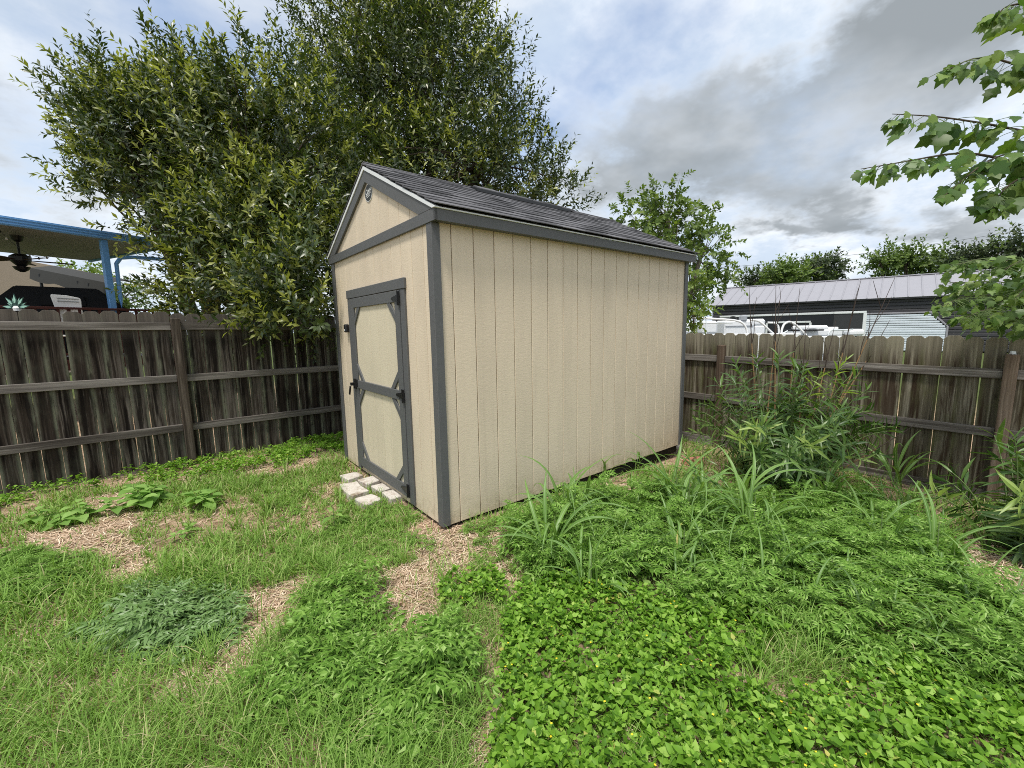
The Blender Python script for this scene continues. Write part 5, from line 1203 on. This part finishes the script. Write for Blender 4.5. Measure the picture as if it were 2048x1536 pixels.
# -- arching tall grass clumps
def blade_mesh(kind, mat):
    n = 12; t = np.linspace(0, 1, n); th = kind[0]+(kind[1]-kind[0])*t**1.4; V = []; rib = []
    x = np.concatenate([[0], np.cumsum(np.sin(th[:-1]))])/(n-1); z = np.concatenate([[0], np.cumsum(np.cos(th[:-1]))])/(n-1)
    w = 0.5*np.clip(0.45+1.3*t, 0, 1)*np.clip((1-t)*2.0, 0.02, 1); cr = np.minimum(w, 0.5)*0.012
    for i in range(n):
        nx, nz = -math.cos(th[i]), math.sin(th[i]); nx, nz = -nx*0, 0
        V += [(x[i], -w[i], z[i]+cr[i]), (x[i], 0, z[i]-cr[i]), (x[i], w[i], z[i]+cr[i])]; rib += [0, 1, 0]
    F = []
    for i in range(n-1):
        a = i*3; F += [(a, a+3, a+1), (a+1, a+3, a+4), (a+1, a+4, a+2), (a+2, a+4, a+5)]
    return np_mesh('blade', np.array(V, float), np.array(F), mat, True, {'rib': np.array(rib)})
BK = [(0.30, 2.6), (0.45, 2.4), (0.20, 2.1), (0.55, 2.9), (0.10, 1.5), (0.35, 2.75)]
BM = [blade_mesh(k, M['blade']) for k in BK]; BMY = [blade_mesh(k, M['blade_yellow']) for k in BK[1:3]]
def clump(label, x, y, h, n, wd=0.024, yellow=0, seed=0):
    rng = random.Random(seed); z = float(gz(x, y))-0.01
    t = thing('tall_grass_clump', label, 'grass clump', (x, y, z), None, 'arching tall grass clumps by the weeds')
    for k in range(n):
        a = k*2.399+rng.uniform(-0.4, 0.4); s = h*rng.uniform(0.6, 1.1); me = rng.choice(BMY if k < yellow else BM)
        lift = rng.uniform(0, 0.55)*h*0.62 if k > 2 else 0
        Mx = Matrix.Translation((x+rng.uniform(0.01, 0.075)*math.cos(a+1.0), y+rng.uniform(0.01, 0.075)*math.sin(a+1.0), z+lift)) @ Matrix.Rotation(a, 4, 'Z') @ Matrix.Rotation(rng.uniform(-0.15, 0.12), 4, 'Y') @ Matrix.Rotation(rng.uniform(-0.3, 0.3), 4, 'X') @ Matrix.Diagonal((s*1.15, wd*rng.uniform(0.8, 1.25), s*1.15, 1))
        pobj('blade', me, Mx, t)
    tube('stalk', bez((x, y, z), (x+0.01, y, z+h*0.3), (x+0.02, y+0.01, z+h*0.62), 5), np.linspace(0.006, 0.003, 5), M['stem'], t, 5)
CL = [(1125, 1055, 0.46, 9, 'tall grass clump closest to the near end of the shed wall'), (1108, 1125, 0.42, 7, 'tall grass clump between the wall clump and the leafy carpet'), (1180, 1195, 0.34, 5, 'small grass clump at the top edge of the leafy carpet'),
      (1165, 1035, 0.30, 6, 'short grass clump just right of the first wall clump'), (1205, 965, 0.26, 5, 'short wispy clump against the middle of the shed wall'), (1270, 945, 0.30, 6, 'wispy grass clump at the far half of the shed wall'),
      (1350, 1025, 0.50, 8, 'tall grass clump left of the leafy willow shrub'), (1375, 1055, 0.52, 8, 'tall grass clump with drooping blades before the willow shrub'), (1412, 1040, 0.46, 7, 'grass clump at the left foot of the willow shrub'),
      (1480, 1060, 0.56, 9, 'largest grass clump in front of the willow shrub'), (1505, 1095, 0.50, 8, 'grass clump nearest the camera in front of the willow shrub'), (1365, 1135, 0.36, 5, 'clump with one yellowed blade among the feathery weeds'),
      (1648, 1025, 0.46, 7, 'upright grass clump at the right foot of the willow shrub'), (1790, 980, 0.48, 8, 'grass clump standing before the fence kick board'), (1818, 1025, 0.34, 6, 'low grass clump right of the fence side clump'),
      (1758, 1110, 0.40, 6, 'grass clump with a white ribbed blade right of the shrub'), (1870, 1140, 0.42, 6, 'grass clump at the right end of the feathery weeds'), (1905, 1165, 0.26, 3, 'single upright blade clump near the right edge'),
      (1985, 1230, 0.26, 5, 'short arching clump at the right edge of the weeds'), (1580, 1160, 0.30, 5, 'small grass clump amid the feathery weeds centre right')]
for i, (u, v, h, n, lab) in enumerate(CL):
    p = g(u, v); clump(lab, p[0], p[1], h*1.35, n+7, 0.029 if h > 0.4 else 0.022, 1 if 'yellowed' in lab else 0, 100+i)
for i, (u, v, lab) in enumerate(((262, 922, 'dark thin grass clump at the foot of the left fence'), (330, 915, 'thin grass clump next to the left fence post'))):
    p = g(u, v); clump(lab, p[0], p[1], 0.28, 6, 0.014, 0, 150+i)
# -- single grass blades mixed through the weeds, and dead leaves and twigs on the bare soil
def mixed_blades():
    rng = rngp; zone = G2([(1060, 1060), (1180, 1000), (1330, 985), (1500, 1000), (1750, 990), (1880, 1080), (2048, 1200), (2048, 1330), (1800, 1320), (1560, 1230), (1300, 1180), (1100, 1160)]); P = sample(zone, 95, rng); n = len(P); GG = Geo()
    w_ = rng.integers(0, len(BK), n)
    for k, kd in enumerate(BK):
        me = BM[k]; V = np.empty(len(me.vertices)*3, np.float32); me.vertices.foreach_get('co', V); F = np.empty(len(me.loops), np.int32); me.loops.foreach_get('vertex_index', F); q = P[w_ == k]; m = len(q)
        a = rng.random(m)*6.28; z0 = np.zeros(m); one = np.ones(m); B_ = np.stack([np.stack([np.cos(a), -np.sin(a), z0], -1), np.stack([np.sin(a), np.cos(a), z0], -1), np.stack([z0, z0, one], -1)], 1)
        s_ = 0.22+0.34*rng.random(m)**1.5; GG.add(*scatter_geo((V.reshape(-1, 3), F.reshape(-1, 3)), np.c_[q, gzz(q)], B_, np.stack([s_, 0.010+0.012*rng.random(m), s_], -1)))
    rib = np.tile([0, 1, 0], GG.n//3)
    tag(pobj('scattered_grass_blades', np_mesh('scattered_grass_blades', np.concatenate(GG.V), np.concatenate(GG.F), M['blade'], True, {'rib': rib})), 'loose single grass blades growing through the feathery weeds', 'grass', None, 'stuff')
    n = 1500; P = np.c_[rng.uniform(-3.6, 4.2, n), rng.uniform(-2.6, 3.7, n)]; P = P[(inany(BARE, P) | (rng.random(n) < 0.25)) & ~blocked(P, 0.0)]; n = len(P); a = rng.random(n)*6.28
    V, F = scatter_geo(leaf_tpl([(0.3, 0.22), (0.65, 0.20)], 0.5, 0.3), np.c_[P, gzz(P)+0.012], basis(np.c_[np.cos(a), np.sin(a), rng.normal(size=n)*0.25], unit(np.c_[rng.normal(size=(n, 2))*0.4, np.ones(n)])), 0.025+0.035*rng.random(n))
    tag(pobj('dead_leaves', np_mesh('dead_leaves', V, F, M['dead'])), 'curled brown dead leaves lying on the bare soil', 'leaf litter', None, 'stuff')
mixed_blades()
# -- broad leaved weeds
BRO = leaf_tpl([(0.12, 0.16), (0.35, 0.34), (0.62, 0.29), (0.85, 0.13)], 0.22, 0.30)
BROM = np_mesh('leaf', BRO[0], BRO[1], M['broad'], True)
def broad(label, x, y, h, n, size, spread=0.0, seed=0, stems=1):
    rng = np.random.default_rng(seed); z = float(gz(x, y)); t = thing('broad_leaf_weed', label, 'weed', (x, y, z))
    for s in range(stems):
        bx_, by_ = x+spread*(rng.random()-0.5)*2, y+spread*(rng.random()-0.5)*2; hh = h*(0.7+0.5*rng.random()); tp = np.array([bx_+0.03*rng.normal(), by_+0.03*rng.normal(), z+hh])
        tube('stem', bez((bx_, by_, z-0.01), (bx_, by_, z+hh*0.5), tp, 5), np.linspace(0.004, 0.002, 5), M['stem'], t, 5)
        for k in range(n):
            f = 0.3+0.7*(k+1)/n; a = k*1.5708+(k//2)*0.3+rng.normal()*0.2; c = np.array([bx_, by_, z])+(tp-np.array([bx_, by_, z]))*f
            l = unit(np.array([math.cos(a), math.sin(a), 0.45*f-0.1+0.15*rng.normal()])); B_ = basis(l[None], np.array([[0.1*rng.normal(), 0.1*rng.normal(), 1.0]]))[0]; sc = size*(1.1-0.5*f*f)*(0.8+0.4*rng.random())
            pobj('leaf', BROM, Matrix([[*(B_[r]*sc), (c+l*0.02)[r]] for r in range(3)]+[[0, 0, 0, 1]]), t)
for i, (u, v, h, n, s, sp, st, lab) in enumerate(((1252, 1070, 0.24, 12, 0.115, 0.05, 2, 'light green seedling with broad oval leaves beside the shed wall weeds'), (1228, 1185, 0.15, 8, 0.085, 0.0, 1, 'lime seedling with four splayed leaves above the leafy carpet'),
        (1272, 1165, 0.20, 9, 0.085, 0.0, 1, 'lime seedling right of the splayed leaf seedling'), (1300, 1190, 0.08, 5, 0.06, 0.0, 1, 'smallest lime seedling beneath its taller twin'), (1310, 1060, 0.16, 7, 0.085, 0.02, 1, 'seedling leaning right of the broad oval seedling'),
        (668, 1060, 0.22, 9, 0.085, 0.02, 1, 'upright leafy seedling below the pavers'), (300, 1010, 0.17, 11, 0.15, 0.22, 6, 'spreading broad leaved weed in front of the left fence post'), (390, 1020, 0.15, 10, 0.14, 0.12, 3, 'broad leaved weed at the right end of the spreading weed'),
        (130, 1045, 0.13, 9, 0.135, 0.18, 4, 'sprawling broad leaved weed near the left photo edge'), (385, 1065, 0.06, 7, 0.08, 0.08, 2, 'low rosette of broad leaves below the fence post weed'), (150, 1165, 0.06, 6, 0.09, 0.03, 1, 'flat broad leaf rosette beside the left edge weed patch'),
        (1660, 1165, 0.16, 8, 0.08, 0.03, 1, 'pale seedling with pointed leaves amid feathery weeds on the right'))):
    p = g(u, v); broad(lab, p[0], p[1], h, n, s, sp, 300+i, st)
# -- willow leaved shrubs
LANC = leaf_tpl([(0.18, 0.045), (0.45, 0.070), (0.75, 0.045)], 0.3, 0.30)
LANM = np_mesh('leaf', LANC[0], LANC[1], M['willow'], True); LANY = np_mesh('leaf', LANC[0], LANC[1], M['willow_young'], True)
def willow(label, x, y, nst, h, spread, seed, young, leaf=0.15, lower=0.0, cap=300):
    rng = np.random.default_rng(seed); z = float(gz(x, y)); t = thing('willow_leaf_shrub', label, 'shrub', (x, y, z)); recs = []
    for s in range(nst):
        a = rng.random()*6.28; r = spread*math.sqrt(rng.random()); bx_, by_ = x+0.35*r*math.cos(a), y+0.35*r*math.sin(a)
        hh = h*(0.55+0.5*rng.random())*(1-0.35*(r/spread)**2); tp = np.array([x+r*1.15*math.cos(a), y+r*1.15*math.sin(a), z+hh])
        if r > 0.75*spread: tp[2] = z+hh*0.75
        C = bez((bx_, by_, z-0.02), (bx_*0.6+tp[0]*0.4, by_*0.6+tp[1]*0.4, z+hh*0.75), tp, 9); tube('stem', C, np.linspace(0.007, 0.003, 9), M['stem'], t, 5)
        q = np.linspace(0, 1, 9); yng = rng.random() < young; nl = int(26*hh/1.0)+12
        for k in range(nl):
            f = lower+(1-lower)*(k+0.6)/nl; c = np.array([np.interp(f, q, C[:, i]) for i in range(3)]); ax = unit(C[-1]-C[4]); th = k*2.2+rng.normal()*0.3
            p1 = unit(np.cross(ax, [0.3, 0.5, 0.1])); p2 = np.cross(ax, p1); rad = p1*math.cos(th)+p2*math.sin(th)
            l = unit(ax*(0.15+0.75*f**3)+rad*(1.0-0.45*f**4)+np.array([0, 0, 0.25*f-0.18])+rng.normal(size=3)*0.1)
            recs.append((c, l, unit(ax+0.25*rng.normal(size=3)), leaf*(0.75+0.5*rng.random())*(1-0.35*(f > 0.93)), yng and f > 0.6))
    pos = np.array([r[0] for r in recs]); Bf = basis(np.array([r[1] for r in recs]), np.array([r[2] for r in recs])); S = np.array([r[3] for r in recs])
    ix = set(np.argsort(np.linalg.norm(pos-CAM, axis=1))[:cap-60].tolist()) | set([i for i, r in enumerate(recs) if r[4]][:60]); rest = [i for i in range(len(recs)) if i not in ix]
    for i in ix: pobj('leaf', LANY if recs[i][4] else LANM, Matrix([[*(Bf[i][r]*S[i]), pos[i][r]] for r in range(3)]+[[0, 0, 0, 1]]), t)
    if rest:
        V, F = scatter_geo(LANC, pos[rest], Bf[rest], S[rest]); o = pobj('foliage', local(np_mesh('foliage', V, F, M['willow_mass']), t), None, t); o['kind'] = 'stuff'
    return t
wp = np.array([3.55, -1.18])
ws = willow('big willow leaved shrub with dry stalks in front of the right fence', wp[0], wp[1], 84, 1.50, 0.90, 61, 0.45, 0.17)
for u0, v0, u1, v1, d, fork in ((1500, 900, 1498, 570, 4.9, 3), (1546, 900, 1552, 560, 4.8, 4), (1580, 930, 1600, 575, 5.0, 3), (1618, 900, 1612, 640, 4.8, 2), (1660, 960, 1722, 560, 4.7, 4), (1690, 900, 1790, 555, 4.6, 4), (1512, 880, 1560, 600, 5.0, 2), (1640, 900, 1672, 640, 5.0, 2), (1700, 850, 1780, 640, 4.9, 1), (1640, 960, 1800, 830, 4.4, 1), (1660, 990, 1830, 850, 4.4, 1)):
    rg = np.random.default_rng(u0); a, b = at(u0, v0, d), at(u1, v1, d); a = np.array([a[0]*0.6+wp[0]*0.4, a[1]*0.6+wp[1]*0.4, max(a[2], float(gz(*wp)))])
    m = (a+b)/2+rg.normal(size=3)*0.02; C = bez(a, m, b, 12); tube('dry_stalk', C[:8], np.linspace(0.009, 0.006, 8), M['dry_stalk'], ws, 6); tube('dry_twig', C[7:], np.linspace(0.006, 0.002, 5), M['dry_twig'], ws, 5)
    for k in range(fork):
        s_ = C[6+k]; e_ = s_+np.array([rg.normal()*0.05, rg.normal()*0.05, 0.22+0.14*rg.random()])+CR*rg.normal()*0.07; tube('dry_twig', bez(s_, (s_+e_)/2+CR*rg.normal()*0.03, e_, 5), np.linspace(0.0045, 0.0018, 5), M['dry_twig'], ws, 4)
willow('willow leaved shrub cut off by the right photo edge', 3.30, -2.95, 36, 1.0, 0.62, 62, 0.6, 0.19)
willow('low willow shoot arching out left of the big shrub', 2.95, -0.62, 5, 0.55, 0.32, 63, 0.8, 0.14, cap=120)
# -- white flowered weed by the back of the wall
fw_ = thing('white_flower_weed', 'thin weed with tiny white flowers at the far end of the shed wall', 'weed', g(1330, 905))
c0 = np.array(g(1330, 905)); rg = np.random.default_rng(9)
for k in range(9):
    e_ = c0+np.array([rg.normal()*0.10, rg.normal()*0.08, 0.16+0.10*rg.random()]); tube('stem', bez(c0, (c0+e_)/2+np.array([0, 0, 0.04]), e_, 5), 0.0025, M['stem'], fw_, 4)
    for j in range(2): disc_stack('flower', [(0.002, -0.004), (0.010, 0.0), (0.004, 0.006)], M['white_flower'], e_+rg.normal(size=3)*0.012, fw_, 7)
